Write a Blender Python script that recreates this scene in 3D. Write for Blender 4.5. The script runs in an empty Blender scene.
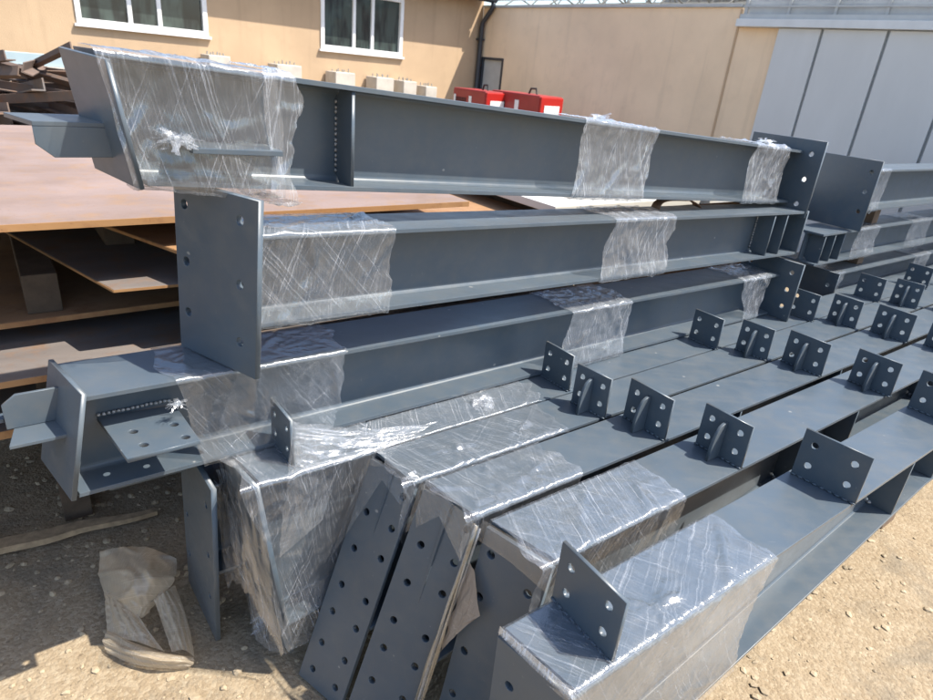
import bpy, bmesh, math, random
from mathutils import Vector, Matrix, noise
random.seed(7)
SC = bpy.context.scene
COL = SC.collection
R = math.radians

# ------------------------------------------------------------------ materials
MATS = {}
def mat(name):
    m = bpy.data.materials.new(name); m.use_nodes = True
    nt = m.node_tree; nt.nodes.clear()
    MATS[name] = m
    return m, nt, nt.nodes, nt.links

def N(nt, t, **kw):
    n = nt.nodes.new(t)
    for k, v in kw.items():
        if hasattr(n, k): setattr(n, k, v)
    return n

def ramp(nt, pts, src=None):
    r = N(nt, 'ShaderNodeValToRGB')
    el = r.color_ramp.elements
    while len(el) < len(pts): el.new(0.5)
    for e, (p, c) in zip(el, pts):
        e.position = p
        e.color = (c, c, c, 1) if isinstance(c, (int, float)) else (*c, 1)
    if src is not None: nt.links.new(src, r.inputs[0])
    return r

def noise_tex(nt, coord, scale, detail=4, rough=.55, dist=0.0):
    n = N(nt, 'ShaderNodeTexNoise')
    n.inputs['Scale'].default_value = scale; n.inputs['Detail'].default_value = detail
    n.inputs['Roughness'].default_value = rough; n.inputs['Distortion'].default_value = dist
    nt.links.new(coord, n.inputs['Vector'])
    return n.outputs['Fac']

def math_n(nt, op, a, b=None, clamp=False):
    n = N(nt, 'ShaderNodeMath', operation=op, use_clamp=clamp)
    for i, v in enumerate((a, b)):
        if v is None: continue
        if isinstance(v, (int, float)): n.inputs[i].default_value = v
        else: nt.links.new(v, n.inputs[i])
    return n.outputs[0]

def mixcol(nt, fac, a, b, blend='MIX'):
    n = N(nt, 'ShaderNodeMix', data_type='RGBA', blend_type=blend)
    for idx, v in ((0, fac), (6, a), (7, b)):
        if isinstance(v, (int, float)): n.inputs[idx].default_value = v
        elif isinstance(v, tuple): n.inputs[idx].default_value = (*v, 1)
        else: nt.links.new(v, n.inputs[idx])
    return n.outputs[2]

def mapping(nt, out, scale=(1, 1, 1), rot=(0, 0, 0), loc=(0, 0, 0)):
    m = N(nt, 'ShaderNodeMapping')
    m.inputs['Scale'].default_value = scale; m.inputs['Rotation'].default_value = rot; m.inputs['Location'].default_value = loc
    nt.links.new(out, m.inputs['Vector'])
    return m.outputs['Vector']

def bump(nt, h, strength=.3, dist=.002, normal=None):
    b = N(nt, 'ShaderNodeBump'); b.inputs['Strength'].default_value = strength; b.inputs['Distance'].default_value = dist
    nt.links.new(h, b.inputs['Height'])
    if normal is not None: nt.links.new(normal, b.inputs['Normal'])
    return b.outputs['Normal']

def principled(nt, base, rough, metallic=0.0, normal=None, spec=.5):
    p = N(nt, 'ShaderNodeBsdfPrincipled')
    for k, v in (('Base Color', base), ('Roughness', rough)):
        if isinstance(v, tuple): p.inputs[k].default_value = (*v, 1)
        elif isinstance(v, (int, float)): p.inputs[k].default_value = v
        else: nt.links.new(v, p.inputs[k])
    p.inputs['Metallic'].default_value = metallic
    p.inputs['Specular IOR Level'].default_value = spec
    if normal is not None: nt.links.new(normal, p.inputs['Normal'])
    o = N(nt, 'ShaderNodeOutputMaterial'); nt.links.new(p.outputs[0], o.inputs['Surface'])
    return p

def simple(name, col, rough=.6, var=.15, scale=6., bstr=.1, bscale=60., bdist=.002, metallic=0., spec=.5):
    m, nt, nd, lk = mat(name)
    tc = N(nt, 'ShaderNodeTexCoord').outputs['Object']
    f = noise_tex(nt, tc, scale)
    dark = tuple(c * (1 - var) for c in col); light = tuple(min(1, c * (1 + var)) for c in col)
    c = mixcol(nt, ramp(nt, [(.3, 0.), (.7, 1.)], f).outputs[0], dark, light)
    nb = bump(nt, noise_tex(nt, tc, bscale, 3), bstr, bdist)
    principled(nt, c, rough, metallic, nb, spec)
    return m

def make_steel():
    m, nt, nd, lk = mat('steel_paint')
    g = N(nt, 'ShaderNodeNewGeometry').outputs['Position']
    big = noise_tex(nt, g, 2.2, 4, .6)
    mid = noise_tex(nt, g, 14, 5, .65)
    fine = noise_tex(nt, g, 500, 2, .5)
    c = mixcol(nt, ramp(nt, [(.3, 0.), (.7, 1.)], big).outputs[0], (.054, .075, .097), (.071, .093, .115))
    dust = ramp(nt, [(.42, 0.), (.85, .4)], mid).outputs[0]
    c = mixcol(nt, dust, c, (.125, .12, .105))
    # rubbed spots and small chips showing pale primer
    v = N(nt, 'ShaderNodeTexVoronoi', feature='F1'); v.inputs['Scale'].default_value = 9; v.inputs['Randomness'].default_value = 1
    lk.new(mapping(nt, g, (1, 1, 1.4), (0.3, .2, .6)), v.inputs['Vector'])
    sp = ramp(nt, [(.025, 1.), (.05, 0.)], math_n(nt, 'ADD', v.outputs['Distance'], math_n(nt, 'MULTIPLY', math_n(nt, 'SUBTRACT', mid, .5), .22))).outputs[0]
    c = mixcol(nt, math_n(nt, 'MULTIPLY', sp, .45), c, (.40, .39, .36))
    # light drag scratches
    sc_ = noise_tex(nt, mapping(nt, g, (18, 160, 60), (0, 0, R(-38))), 1, 3, .6)
    c = mixcol(nt, ramp(nt, [(.70, 0.), (.76, .3)], sc_).outputs[0], c, (.25, .26, .27))
    smear = noise_tex(nt, mapping(nt, g, (3, 22, 22), (0, 0, R(-38.3))), 1, 4, .6)
    rough = math_n(nt, 'ADD', ramp(nt, [(.3, .27), (.75, .40)], mid).outputs[0], ramp(nt, [(.35, 0.), (.7, .08)], smear).outputs[0])
    c = mixcol(nt, ramp(nt, [(.5, 0.), (.85, .18)], smear).outputs[0], c, (.15, .15, .145))
    nb = bump(nt, fine, .12, .0006, bump(nt, big, .15, .01))
    pp = principled(nt, c, rough, 0, nb, .42); pp.inputs['Sheen Weight'].default_value = .08; pp.inputs['Sheen Roughness'].default_value = .42; pp.inputs['Sheen Tint'].default_value = (.95, .90, .82, 1); pp.inputs['Coat Weight'].default_value = .0; pp.inputs['Coat Roughness'].default_value = .38
    return m
STEEL = make_steel()

def make_film(name, seed, haze=1.0, rot=15, dusty=0.0, dcol=(.72, .63, .50, 1)):
    m, nt, nd, lk = mat(name)
    uv = N(nt, 'ShaderNodeTexCoord').outputs['UV']
    wob = noise_tex(nt, mapping(nt, uv, (7, 7, 1), loc=(seed, 0, 0)), 1, 2)
    wv = N(nt, 'ShaderNodeCombineXYZ'); lk.new(math_n(nt, 'MULTIPLY', wob, .012), wv.inputs[0])
    va = N(nt, 'ShaderNodeVectorMath', operation='ADD'); lk.new(uv, va.inputs[0]); lk.new(wv.outputs[0], va.inputs[1])
    uv2 = va.outputs[0]
    s1 = noise_tex(nt, mapping(nt, mapping(nt, uv2, rot=(0, 0, R(rot))), (230, 1.5, 1), loc=(seed, seed, 0)), 1, 3, .6)
    s2 = noise_tex(nt, mapping(nt, mapping(nt, uv2, rot=(0, 0, R(-rot * 1.7))), (170, 1.3, 1), loc=(seed * 2, seed, 0)), 1, 3, .65)
    s3 = noise_tex(nt, mapping(nt, mapping(nt, uv2, rot=(0, 0, R(rot * .3))), (520, 2.2, 1), loc=(seed * 3, seed, 0)), 1, 2, .6)
    blot = noise_tex(nt, mapping(nt, uv2, (14, 14, 1), loc=(0, seed, 0)), 1, 4, .65)
    a = ramp(nt, [(.575, 0.), (.66, 1.)], s1).outputs[0]
    b = ramp(nt, [(.58, 0.), (.66, 1.)], s2).outputs[0]
    c = ramp(nt, [(.50, 0.), (.72, 1.)], s3).outputs[0]
    st = math_n(nt, 'ADD', math_n(nt, 'MULTIPLY', a, .21), math_n(nt, 'ADD', math_n(nt, 'MULTIPLY', b, .16), math_n(nt, 'MULTIPLY', c, .12)))
    st = math_n(nt, 'MULTIPLY', st, ramp(nt, [(.32, .25), (.68, 1.7)], blot).outputs[0])
    hz = math_n(nt, 'ADD', math_n(nt, 'MULTIPLY', st, haze), math_n(nt, 'MULTIPLY', ramp(nt, [(.35, .7), (.70, 1.)], blot).outputs[0], .075 * haze), True)
    rid = noise_tex(nt, mapping(nt, mapping(nt, uv2, rot=(0, 0, R(rot * 1.3))), (26, 5, 1), loc=(seed, 3, 0)), 1, 2, .5)
    rid = math_n(nt, 'POWER', math_n(nt, 'SUBTRACT', 1.0, math_n(nt, 'MULTIPLY', math_n(nt, 'ABSOLUTE', math_n(nt, 'SUBTRACT', rid, .5)), 5.0), True), 3.0)
    h = math_n(nt, 'ADD', math_n(nt, 'ADD', math_n(nt, 'ADD', s1, math_n(nt, 'MULTIPLY', rid, .7)), math_n(nt, 'MULTIPLY', s2, .8)), math_n(nt, 'ADD', math_n(nt, 'MULTIPLY', s3, .3), math_n(nt, 'MULTIPLY', blot, .7)))
    nb = bump(nt, h, .6, .0014)
    tr = N(nt, 'ShaderNodeBsdfTransparent'); tr.inputs[0].default_value = (.97, .98, .985, 1) if not dusty else (.93, .89, .82, 1)
    gl = N(nt, 'ShaderNodeBsdfGlossy'); gl.inputs['Roughness'].default_value = .13; gl.inputs[0].default_value = (.95, .95, .95, 1)
    lk.new(nb, gl.inputs['Normal'])
    lw = N(nt, 'ShaderNodeLayerWeight'); lw.inputs['Blend'].default_value = .5; lk.new(nb, lw.inputs['Normal'])
    gf = math_n(nt, 'ADD', math_n(nt, 'MULTIPLY', math_n(nt, 'POWER', lw.outputs['Facing'], 3.5), .75), .09, True)
    m1 = N(nt, 'ShaderNodeMixShader'); lk.new(gf, m1.inputs[0]); lk.new(tr.outputs[0], m1.inputs[1]); lk.new(gl.outputs[0], m1.inputs[2])
    df = N(nt, 'ShaderNodeBsdfDiffuse'); tl = N(nt, 'ShaderNodeBsdfTranslucent')
    dc = (.84, .87, .93, 1) if not dusty else dcol
    df.inputs[0].default_value = dc; tl.inputs[0].default_value = dc
    lk.new(nb, df.inputs['Normal'])
    m2 = N(nt, 'ShaderNodeMixShader'); m2.inputs[0].default_value = .4; lk.new(df.outputs[0], m2.inputs[1]); lk.new(tl.outputs[0], m2.inputs[2])
    m3 = N(nt, 'ShaderNodeMixShader')
    if dusty: hz = math_n(nt, 'ADD', hz, dusty, True)
    lk.new(hz, m3.inputs[0]); lk.new(m1.outputs[0], m3.inputs[1]); lk.new(m2.outputs[0], m3.inputs[2])
    o = N(nt, 'ShaderNodeOutputMaterial'); lk.new(m3.outputs[0], o.inputs['Surface'])
    return m
FILM = [make_film('stretch_film_a', 3.1, .95, 14), make_film('stretch_film_b', 8.7, 1.05, -22), make_film('stretch_film_c', 15.3, .75, 32)]
FILM_BAND = make_film('stretch_film_band', 61.0, 1.7, -12)
FILM_CLEAR = make_film('stretch_film_clear', 52.0, .5, 18)
FILM_THICK = make_film('stretch_film_gathered', 21.3, 1.5, 6)
FILM_DUSTY = make_film('dusty_film', 30.2, .8, 10, dusty=.09)
FILM_SCRAP = make_film('dusty_film_scrap', 73.0, .8, 30, dusty=.66, dcol=(.60, .48, .38, 1))
BAGMAT = make_film('dusty_bag_plastic', 41.0, .7, 40, dusty=.54, dcol=(.76, .64, .48, 1))

def make_rust(name, c1, c2, c3, seed, rough=.75):
    m, nt, nd, lk = mat(name)
    g = N(nt, 'ShaderNodeNewGeometry').outputs['Position']
    p = mapping(nt, g, (1, 1, 1), (0, 0, R(-38)), (seed, seed * .3, 0))
    big = noise_tex(nt, mapping(nt, p, (.9, 2.6, 1)), 2.0, 5, .6, .4)
    mid = noise_tex(nt, p, 11, 6, .65)
    fine = noise_tex(nt, p, 120, 3, .6)
    c = mixcol(nt, ramp(nt, [(.35, 0.), (.62, 1.)], big).outputs[0], c1, c2)
    c = mixcol(nt, ramp(nt, [(.50, 0.), (.72, .85)], mid).outputs[0], c, c3)
    drip = noise_tex(nt, mapping(nt, p, (1.2, 1.2, 1), loc=(2, seed, 0)), 2.6, 7, .66, .25)
    c = mixcol(nt, ramp(nt, [(.50, 0.), (.66, .32)], drip).outputs[0], c, tuple(x * 1.25 for x in c1))
    c = mixcol(nt, ramp(nt, [(.30, .45), (.44, 0.)], drip).outputs[0], c, tuple(x * .62 for x in c3))
    c = mixcol(nt, ramp(nt, [(.62, 0.), (.75, .5)], fine).outputs[0], c, tuple(x * .5 for x in c3))
    nb = bump(nt, math_n(nt, 'ADD', mid, math_n(nt, 'MULTIPLY', fine, .5)), .25, .0015)
    principled(nt, c, rough, 0, nb, .35)
    return m
RUST_PINK = make_rust('rust_pale', (.235, .175, .155), (.20, .142, .118), (.25, .155, .09), 1.0)
RUST_ORANGE = make_rust('rust_orange', (.30, .165, .075), (.26, .155, .09), (.19, .09, .04), 5.0)
RUST_DARK = make_rust('mill_scale', (.13, .115, .11), (.19, .165, .15), (.20, .115, .065), 9.0, .5)
RUST_EDGE = make_rust('rust_edge', (.30, .155, .06), (.33, .19, .09), (.20, .09, .04), 13.0)
RUST_BAR = make_rust('rust_bar', (.20, .14, .11), (.30, .21, .16), (.30, .17, .10), 17.0)

RUST_DULL = make_rust('rust_dull', (.16, .115, .09), (.13, .10, .085), (.22, .12, .07), 23.0)
def make_plaster(name, col, seed):
    m, nt, nd, lk = mat(name)
    g = N(nt, 'ShaderNodeNewGeometry').outputs['Position']
    big = noise_tex(nt, g, .8, 4, .6); mid = noise_tex(nt, g, 5, 5, .65)
    st = noise_tex(nt, mapping(nt, g, (7, 7, .5), loc=(seed, 0, 0)), 1, 4, .6)
    d = tuple(x * .86 for x in col); l = tuple(min(1, x * 1.06) for x in col)
    c = mixcol(nt, ramp(nt, [(.3, 0.), (.7, 1.)], big).outputs[0], d, l)
    c = mixcol(nt, ramp(nt, [(.55, 0.), (.75, .35)], mid).outputs[0], c, tuple(x * .78 for x in col))
    c = mixcol(nt, ramp(nt, [(.56, 0.), (.74, .28)], st).outputs[0], c, tuple(x * .62 for x in col))
    nb = bump(nt, noise_tex(nt, g, 90, 4), .5, .006)
    principled(nt, c, .9, 0, nb, .2)
    return m
PL_CREAM = make_plaster('cream_plaster', (.50, .36, .232), 2)
PL_SALMON = make_plaster('salmon_plaster', (.82, .635, .44), 6)
WHITE = simple('white_frame_paint', (.78, .78, .77), .4, .05)
WHITE_BLOCK = simple('white_block_paint', (.50, .46, .40), .7, .1, 8)
WHITE_BOARD = simple('pale_board', (.66, .63, .57), .55, .07, 3)
DARK = simple('dark_gutter_paint', (.03, .035, .045), .4, .1)
RED = simple('red_enamel', (.40, .017, .012), .35, .08)
RED_SHADE = simple('red_enamel_shaded', (.30, .030, .024), .45, .12)  # same red, duller: shade on the cabinet's long side put into its colour
BLACK = simple('black_rubber', (.015, .015, .016), .6, .1)
LABELW = simple('white_label', (.75, .75, .72), .5, .04)
YELLOW = simple('yellow_paint', (.80, .55, .03), .5, .08)
BLUEGREY = simple('pale_blue_sheet', (.42, .52, .55), .5, .08, 3)
DOORGREY = simple('grey_door_paint', (.42, .43, .42), .5, .08)
WOOD = simple('weathered_wood', (.33, .235, .14), .85, .3, 30, .5, 120, .002)
TIMBER = simple('timber_bearer', (.15, .10, .065), .85, .25, 14, .5, 90, .002)
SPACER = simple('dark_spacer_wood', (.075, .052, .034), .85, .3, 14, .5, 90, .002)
STRAP = simple('brown_strap', (.20, .105, .06), .75, .2, 40)
CONC = simple('concrete', (.34, .32, .28), .9, .15, 10, .5, 80, .003)
WELD = simple('weld_metal', (.32, .31, .30), .45, .25, 90, .3, 200, .001, .3)
BOLT = simple('galvanised_bolt', (.35, .34, .32), .45, .1, 20, .1, 60, .001, .6)
STONE = simple('pebble', (.34, .27, .18), .9, .35, 9, .4, 90, .003)

def make_panel():
    m, nt, nd, lk = mat('pale_grey_cladding')
    g = N(nt, 'ShaderNodeTexCoord').outputs['Object']
    c = mixcol(nt, ramp(nt, [(.3, 0.), (.7, 1.)], noise_tex(nt, mapping(nt, g, (1, 1, .3)), 2.5)).outputs[0], (.54, .55, .54), (.60, .61, .60))
    w = N(nt, 'ShaderNodeTexWave'); w.inputs['Scale'].default_value = 9; lk.new(g, w.inputs['Vector'])
    nb = bump(nt, w.outputs['Fac'], .12, .006)
    principled(nt, c, .5, 0, nb, .4)
    return m
PANEL = make_panel()

def make_glass():
    m, nt, nd, lk = mat('window_glass')
    tc = N(nt, 'ShaderNodeTexCoord').outputs['Object']
    c = mixcol(nt, ramp(nt, [(.42, 0.), (.6, 1.)], noise_tex(nt, mapping(nt, tc, (3, 3, .7)), 2, 3)).outputs[0], (.02, .024, .026), (.055, .075, .07))
    principled(nt, c, .06, 0, bump(nt, noise_tex(nt, tc, 2.5, 2), .12, .02), .5)
    return m
GLASS = make_glass()

def make_polycarb():
    m, nt, nd, lk = mat('roof_polycarbonate')
    g = N(nt, 'ShaderNodeNewGeometry').outputs['Position']
    p = N(nt, 'ShaderNodeBsdfPrincipled')
    c = mixcol(nt, ramp(nt, [(.35, 0.), (.65, 1.)], noise_tex(nt, mapping(nt, g, (1, 1, 1)), 1.6, 5, .65)).outputs[0], (.46, .48, .48), (.68, .69, .68))
    lk.new(c, p.inputs['Base Color']); p.inputs['Roughness'].default_value = .3
    tr = N(nt, 'ShaderNodeBsdfTransparent'); mx = N(nt, 'ShaderNodeMixShader'); mx.inputs[0].default_value = .55
    lk.new(tr.outputs[0], mx.inputs[1]); lk.new(p.outputs[0], mx.inputs[2])
    o = N(nt, 'ShaderNodeOutputMaterial'); lk.new(mx.outputs[0], o.inputs['Surface'])
    return m
POLY = make_polycarb()

def make_ground():
    m, nt, nd, lk = mat('sandy_gravel')
    g = N(nt, 'ShaderNodeNewGeometry').outputs['Position']
    big = noise_tex(nt, g, 1.3, 5, .6); mid = noise_tex(nt, g, 9, 6, .7); fine = noise_tex(nt, g, 70, 4, .65)
    v = N(nt, 'ShaderNodeTexVoronoi', feature='F1'); v.inputs['Scale'].default_value = 85; lk.new(g, v.inputs['Vector'])
    v2 = N(nt, 'ShaderNodeTexVoronoi', feature='F1'); v2.inputs['Scale'].default_value = 34; lk.new(g, v2.inputs['Vector'])
    c = mixcol(nt, ramp(nt, [(.35, 0.), (.65, 1.)], big).outputs[0], (.225, .170, .108), (.285, .222, .150))
    c = mixcol(nt, ramp(nt, [(.42, 0.), (.68, .9)], mid).outputs[0], c, (.31, .25, .175))
    c = mixcol(nt, ramp(nt, [(.60, 0.), (.72, .75)], fine).outputs[0], c, (.20, .145, .085))
    pc = ramp(nt, [(.0, (.19, .145, .095)), (.5, (.31, .24, .155)), (1., (.48, .41, .30))], v.outputs['Color'])
    c = mixcol(nt, .38, c, pc.outputs[0])
    spk = ramp(nt, [(.13, 1.), (.2, 0.)], math_n(nt, 'ADD', v2.outputs['Distance'], math_n(nt, 'MULTIPLY', math_n(nt, 'SUBTRACT', mid, .42), .9))).outputs[0]
    c = mixcol(nt, math_n(nt, 'MULTIPLY', spk, .7), c, (.13, .095, .065))
    h = math_n(nt, 'ADD', math_n(nt, 'MULTIPLY', v.outputs['Distance'], -.25), math_n(nt, 'ADD', math_n(nt, 'MULTIPLY', mid, 1.2), math_n(nt, 'MULTIPLY', fine, .6)))
    patch = noise_tex(nt, mapping(nt, g, (1, 1, 1), loc=(4, 2, 0)), 2.6, 6, .7, .6)
    c = mixcol(nt, ramp(nt, [(.50, 0.), (.64, .7)], patch).outputs[0], c, (.185, .155, .115))
    nb = bump(nt, h, .9, .010)
    principled(nt, c, .95, 0, nb, .15)
    return m
GROUND = make_ground()

# ------------------------------------------------------------------ object helpers
ANG = R(90 - 51.7)                       # the girders run along azimuth 51.7 degrees
STACK = Matrix.Rotation(ANG, 4, 'Z')
BASE = {}                                # parent -> base offset (frame coords)
def tag(o, label=None, cat=None, group=None, kind=None):
    if label: o['label'] = label
    if cat: o['category'] = cat
    if group: o['group'] = group
    if kind: o['kind'] = kind
    return o
def V(d, e, z): return Vector((d, -e, z))        # yard frame: d along the girders, e across towards the near side
def thing(name, label, cat, base=(0, 0, 0), frame=None, group=None):
    """Empty at base (frame coordinates); children are given in frame coordinates too."""
    F = STACK if frame is None else frame
    o = bpy.data.objects.new(name, None); COL.objects.link(o)
    o.empty_display_size = .1
    o.matrix_world = F @ Matrix.Translation(Vector(base))
    BASE[o.name] = Vector(base)
    tag(o, label, cat, group)
    return o

def root_base(p):
    while p is not None:
        if p.name in BASE: return BASE[p.name]
        p = p.parent
    return Vector((0, 0, 0))
class MB:
    def __init__(s): s.bm = bmesh.new(); s.uv = None
    def hexa(s, p, bev=.0):
        """p: 8 points, 0-3 bottom loop, 4-7 top loop"""
        t = bmesh.new(); vs = [t.verts.new(Vector(q)) for q in p]
        for f in ((3, 2, 1, 0), (4, 5, 6, 7), (0, 1, 5, 4), (1, 2, 6, 5), (2, 3, 7, 6), (3, 0, 4, 7)):
            t.faces.new([vs[i] for i in f])
        bmesh.ops.recalc_face_normals(t, faces=t.faces)
        if bev: bmesh.ops.bevel(t, geom=list(t.edges), offset=bev, segments=2, profile=.6, affect='EDGES')
        s.merge(t); return s
    def box(s, a, b, bev=.0):
        (x0, y0, z0), (x1, y1, z1) = a, b
        return s.hexa([(x0, y0, z0), (x1, y0, z0), (x1, y1, z0), (x0, y1, z0), (x0, y0, z1), (x1, y0, z1), (x1, y1, z1), (x0, y1, z1)], bev)
    def merge(s, t):
        me = bpy.data.meshes.new('tmp'); t.to_mesh(me); t.free(); s.bm.from_mesh(me); bpy.data.meshes.remove(me)
    def loft(s, rings, closed=True, cap=True):
        rows = [[s.bm.verts.new(Vector(p)) for p in r] for r in rings]
        n = len(rows[0])
        for a, b in zip(rows, rows[1:]):
            for i in range(n if closed else n - 1):
                j = (i + 1) % n
                s.bm.faces.new((a[i], a[j], b[j], b[i]))
        if cap and closed:
            s.bm.faces.new(rows[0][::-1]); s.bm.faces.new(rows[-1])
        return s
    def tube(s, pts, r, n=8, cap=True):
        pts = [Vector(p) for p in pts]; rings = []
        for i, p in enumerate(pts):
            t = (pts[min(i + 1, len(pts) - 1)] - pts[max(i - 1, 0)]).normalized()
            a = t.orthogonal().normalized() if abs(t.z) > .9 else t.cross(Vector((0, 0, 1))).normalized()
            b = t.cross(a); rr = r[i] if isinstance(r, (list, tuple)) else r
            rings.append([p + (a * math.cos(2 * math.pi * k / n) + b * math.sin(2 * math.pi * k / n)) * rr for k in range(n)])
        return s.loft(rings, True, cap)
    def blob(s, c, rad, sub=2, amp=.25, freq=3., seed=0.):
        t = bmesh.new(); bmesh.ops.create_icosphere(t, subdivisions=sub, radius=1)
        for v in t.verts:
            k = 1 + amp * noise.noise(v.co * freq + Vector((seed, seed * 1.3, seed * .7)))
            v.co = Vector((v.co.x * rad[0] * k, v.co.y * rad[1] * k, v.co.z * rad[2] * k)) + Vector(c)
        s.merge(t); return s
    def build(s, name, m, parent=None, smooth=False, recalc=True):
        if recalc: bmesh.ops.recalc_face_normals(s.bm, faces=s.bm.faces)
        me = bpy.data.meshes.new(name); s.bm.to_mesh(me); s.bm.free()
        me.materials.append(m)
        if smooth:
            for p in me.polygons: p.use_smooth = True
        o = bpy.data.objects.new(name, me); COL.objects.link(o)
        if parent is not None:
            o.parent = parent
            me.transform(Matrix.Translation(-root_base(parent)))
        return o

def flat(me_or_obj): return me_or_obj

def plate_mesh(outline, holes, t, bev=.0012):
    """flat plate in local XY with real holes, thickness t along Z (centred)"""
    cu = bpy.data.curves.new('tmpc', 'CURVE'); cu.dimensions = '2D'; cu.fill_mode = 'BOTH'
    cu.extrude = max(t / 2 - bev, .0002); cu.bevel_depth = bev; cu.bevel_resolution = 1; cu.offset = -bev
    def spl(pts):
        sp = cu.splines.new('POLY'); sp.points.add(len(pts) - 1)
        for p, q in zip(sp.points, pts): p.co = (q[0], q[1], 0, 1)
        sp.use_cyclic_u = True
    spl(outline)
    for h in holes:
        if len(h) == 3:
            x, y, r = h
            spl([(x + r * math.cos(2 * math.pi * k / 20), y - r * math.sin(2 * math.pi * k / 20)) for k in range(20)])
        else: spl(h)
    ob = bpy.data.objects.new('tmpo', cu); COL.objects.link(ob)
    dg = bpy.context.evaluated_depsgraph_get(); dg.update()
    me = bpy.data.meshes.new_from_object(ob.evaluated_get(dg))
    bpy.data.objects.remove(ob); bpy.data.curves.remove(cu)
    return me

def plate(name, m, parent, org, u, v, outline, holes=(), t=.012, bev=.0012):
    """org,u,v in frame coordinates; u,v are the directions of the outline's x and y"""
    u = Vector(u); v = Vector(v); n = u.cross(v).normalized()
    me = plate_mesh(outline, holes, t, bev)
    M = Matrix.Identity(4)
    for i in range(3): M[i][0] = u[i]; M[i][1] = v[i]; M[i][2] = n[i]; M[i][3] = org[i]
    me.transform(M)
    if parent is not None and parent.name in BASE: me.transform(Matrix.Translation(-BASE[parent.name]))
    me.materials.clear(); me.materials.append(m); me.name = name
    o = bpy.data.objects.new(name, me); COL.objects.link(o); o.parent = parent
    return o

def quad_plate(name, m, parent, BL, BR, TL, TR, holes, t=.014):
    """plate through four corners (near parallelogram); holes as fractions (x, y) with radius in m"""
    BL, BR, TL, TR = map(Vector, (BL, BR, TL, TR))
    u = (BR - BL); v = (TL - BL); w = u.length; h = v.length
    dx = ((TR - TL) - u).dot(u.normalized())
    return plate(name, m, parent, BL, u.normalized(), v.normalized(), [(0, 0), (w, 0), (w + dx, h), (0, h)],
                 [(x * w, y * h, r) for x, y, r in holes], t)

# ------------------------------------------------------------------ steel sections
def ibeam(parent, S, E_, tf=.012, tw=.009, r=.014, bev=.0012, m=None):
    """S,E_: dict(d, dfar, yl(e far), yr(e near), zb, zt): two end sections of an I beam.
       builds web with root fillets and two flanges as parts"""
    m = m or STEEL
    def P(s, e, z): 
        k = (e - s['e0']) / (s['e1'] - s['e0'])
        kz = (z - s['zb']) / (s['zt'] - s['zb'])
        d = s['d'] + (s.get('dn', s['d']) - s['d']) * k + s.get('lean', 0) * (1 - kz)
        return V(d, e, z)
    for top in (False, True):
        pts = []
        for zz in (0, 1):
            for s, e in ((S, 'e0'), (E_, 'e0'), (E_, 'e1'), (S, 'e1')):
                z = (s['zt'] - tf if zz == 0 else s['zt']) if top else (s['zb'] if zz == 0 else s['zb'] + tf)
                pts.append(P(s, s[e], z))
        MB().hexa(pts, bev).build('flange', m, parent)
    rings = []
    for s in (S, E_):
        c = (s['e0'] + s['e1']) / 2; zb = s['zb'] + tf; zt = s['zt'] - tf; h = tw / 2
        ring = []
        for k in range(5):
            a = math.pi / 2 * k / 4
            ring.append((c + h + r - r * math.sin(a), zb + r - r * math.cos(a)))
        for k in range(5):
            a = math.pi / 2 * k / 4
            ring.append((c + h + r - r * math.cos(a), zt - r + r * math.sin(a)))
        ring += [(2 * c - e, z) for e, z in ring[::-1]]
        rings.append([P(s, e, z) for e, z in ring])
    return MB().loft(rings).build('web', m, parent)

def lin(a, b, t): return a + (b - a) * t
def sect(S, E_, d):
    t = (d - S['d']) / (E_['d'] - S['d'])
    return {k: lin(S[k], E_[k], t) for k in ('e0', 'e1', 'zb', 'zt')}

def stiffener(parent, S, E_, d, near=True, t=.010, weld=True, name='stiffener', inset=.004, tf=.012):
    s = sect(S, E_, d); c = (s['e0'] + s['e1']) / 2
    e_out = (s['e1'] - inset) if near else (s['e0'] + inset)
    e_in = c + (.005 if near else -.005)
    w = abs(e_out - e_in); zb = s['zb'] + tf + .0005; h = s['zt'] - tf - .0005 - zb; cc = .022
    sg = 1 if near else -1
    o = plate(name, STEEL, parent, V(d, e_in, zb), V(0, sg, 0), (0, 0, 1), [(cc, 0), (w, 0), (w, h), (cc, h), (0, h - cc), (0, cc)], (), t)
    if weld:
        b = MB()
        for k in range(14):
            z = zb + cc + (h - 2 * cc) * (k + .5) / 14 + random.uniform(-.002, .002)
            b.blob(V(d - t / 2 - .002, e_in + sg * .004, z), (.0045, .005, .006), 1, .3, 3, k)
        wd = b.build('weld_bead', WELD, o, True)
    return o

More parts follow.
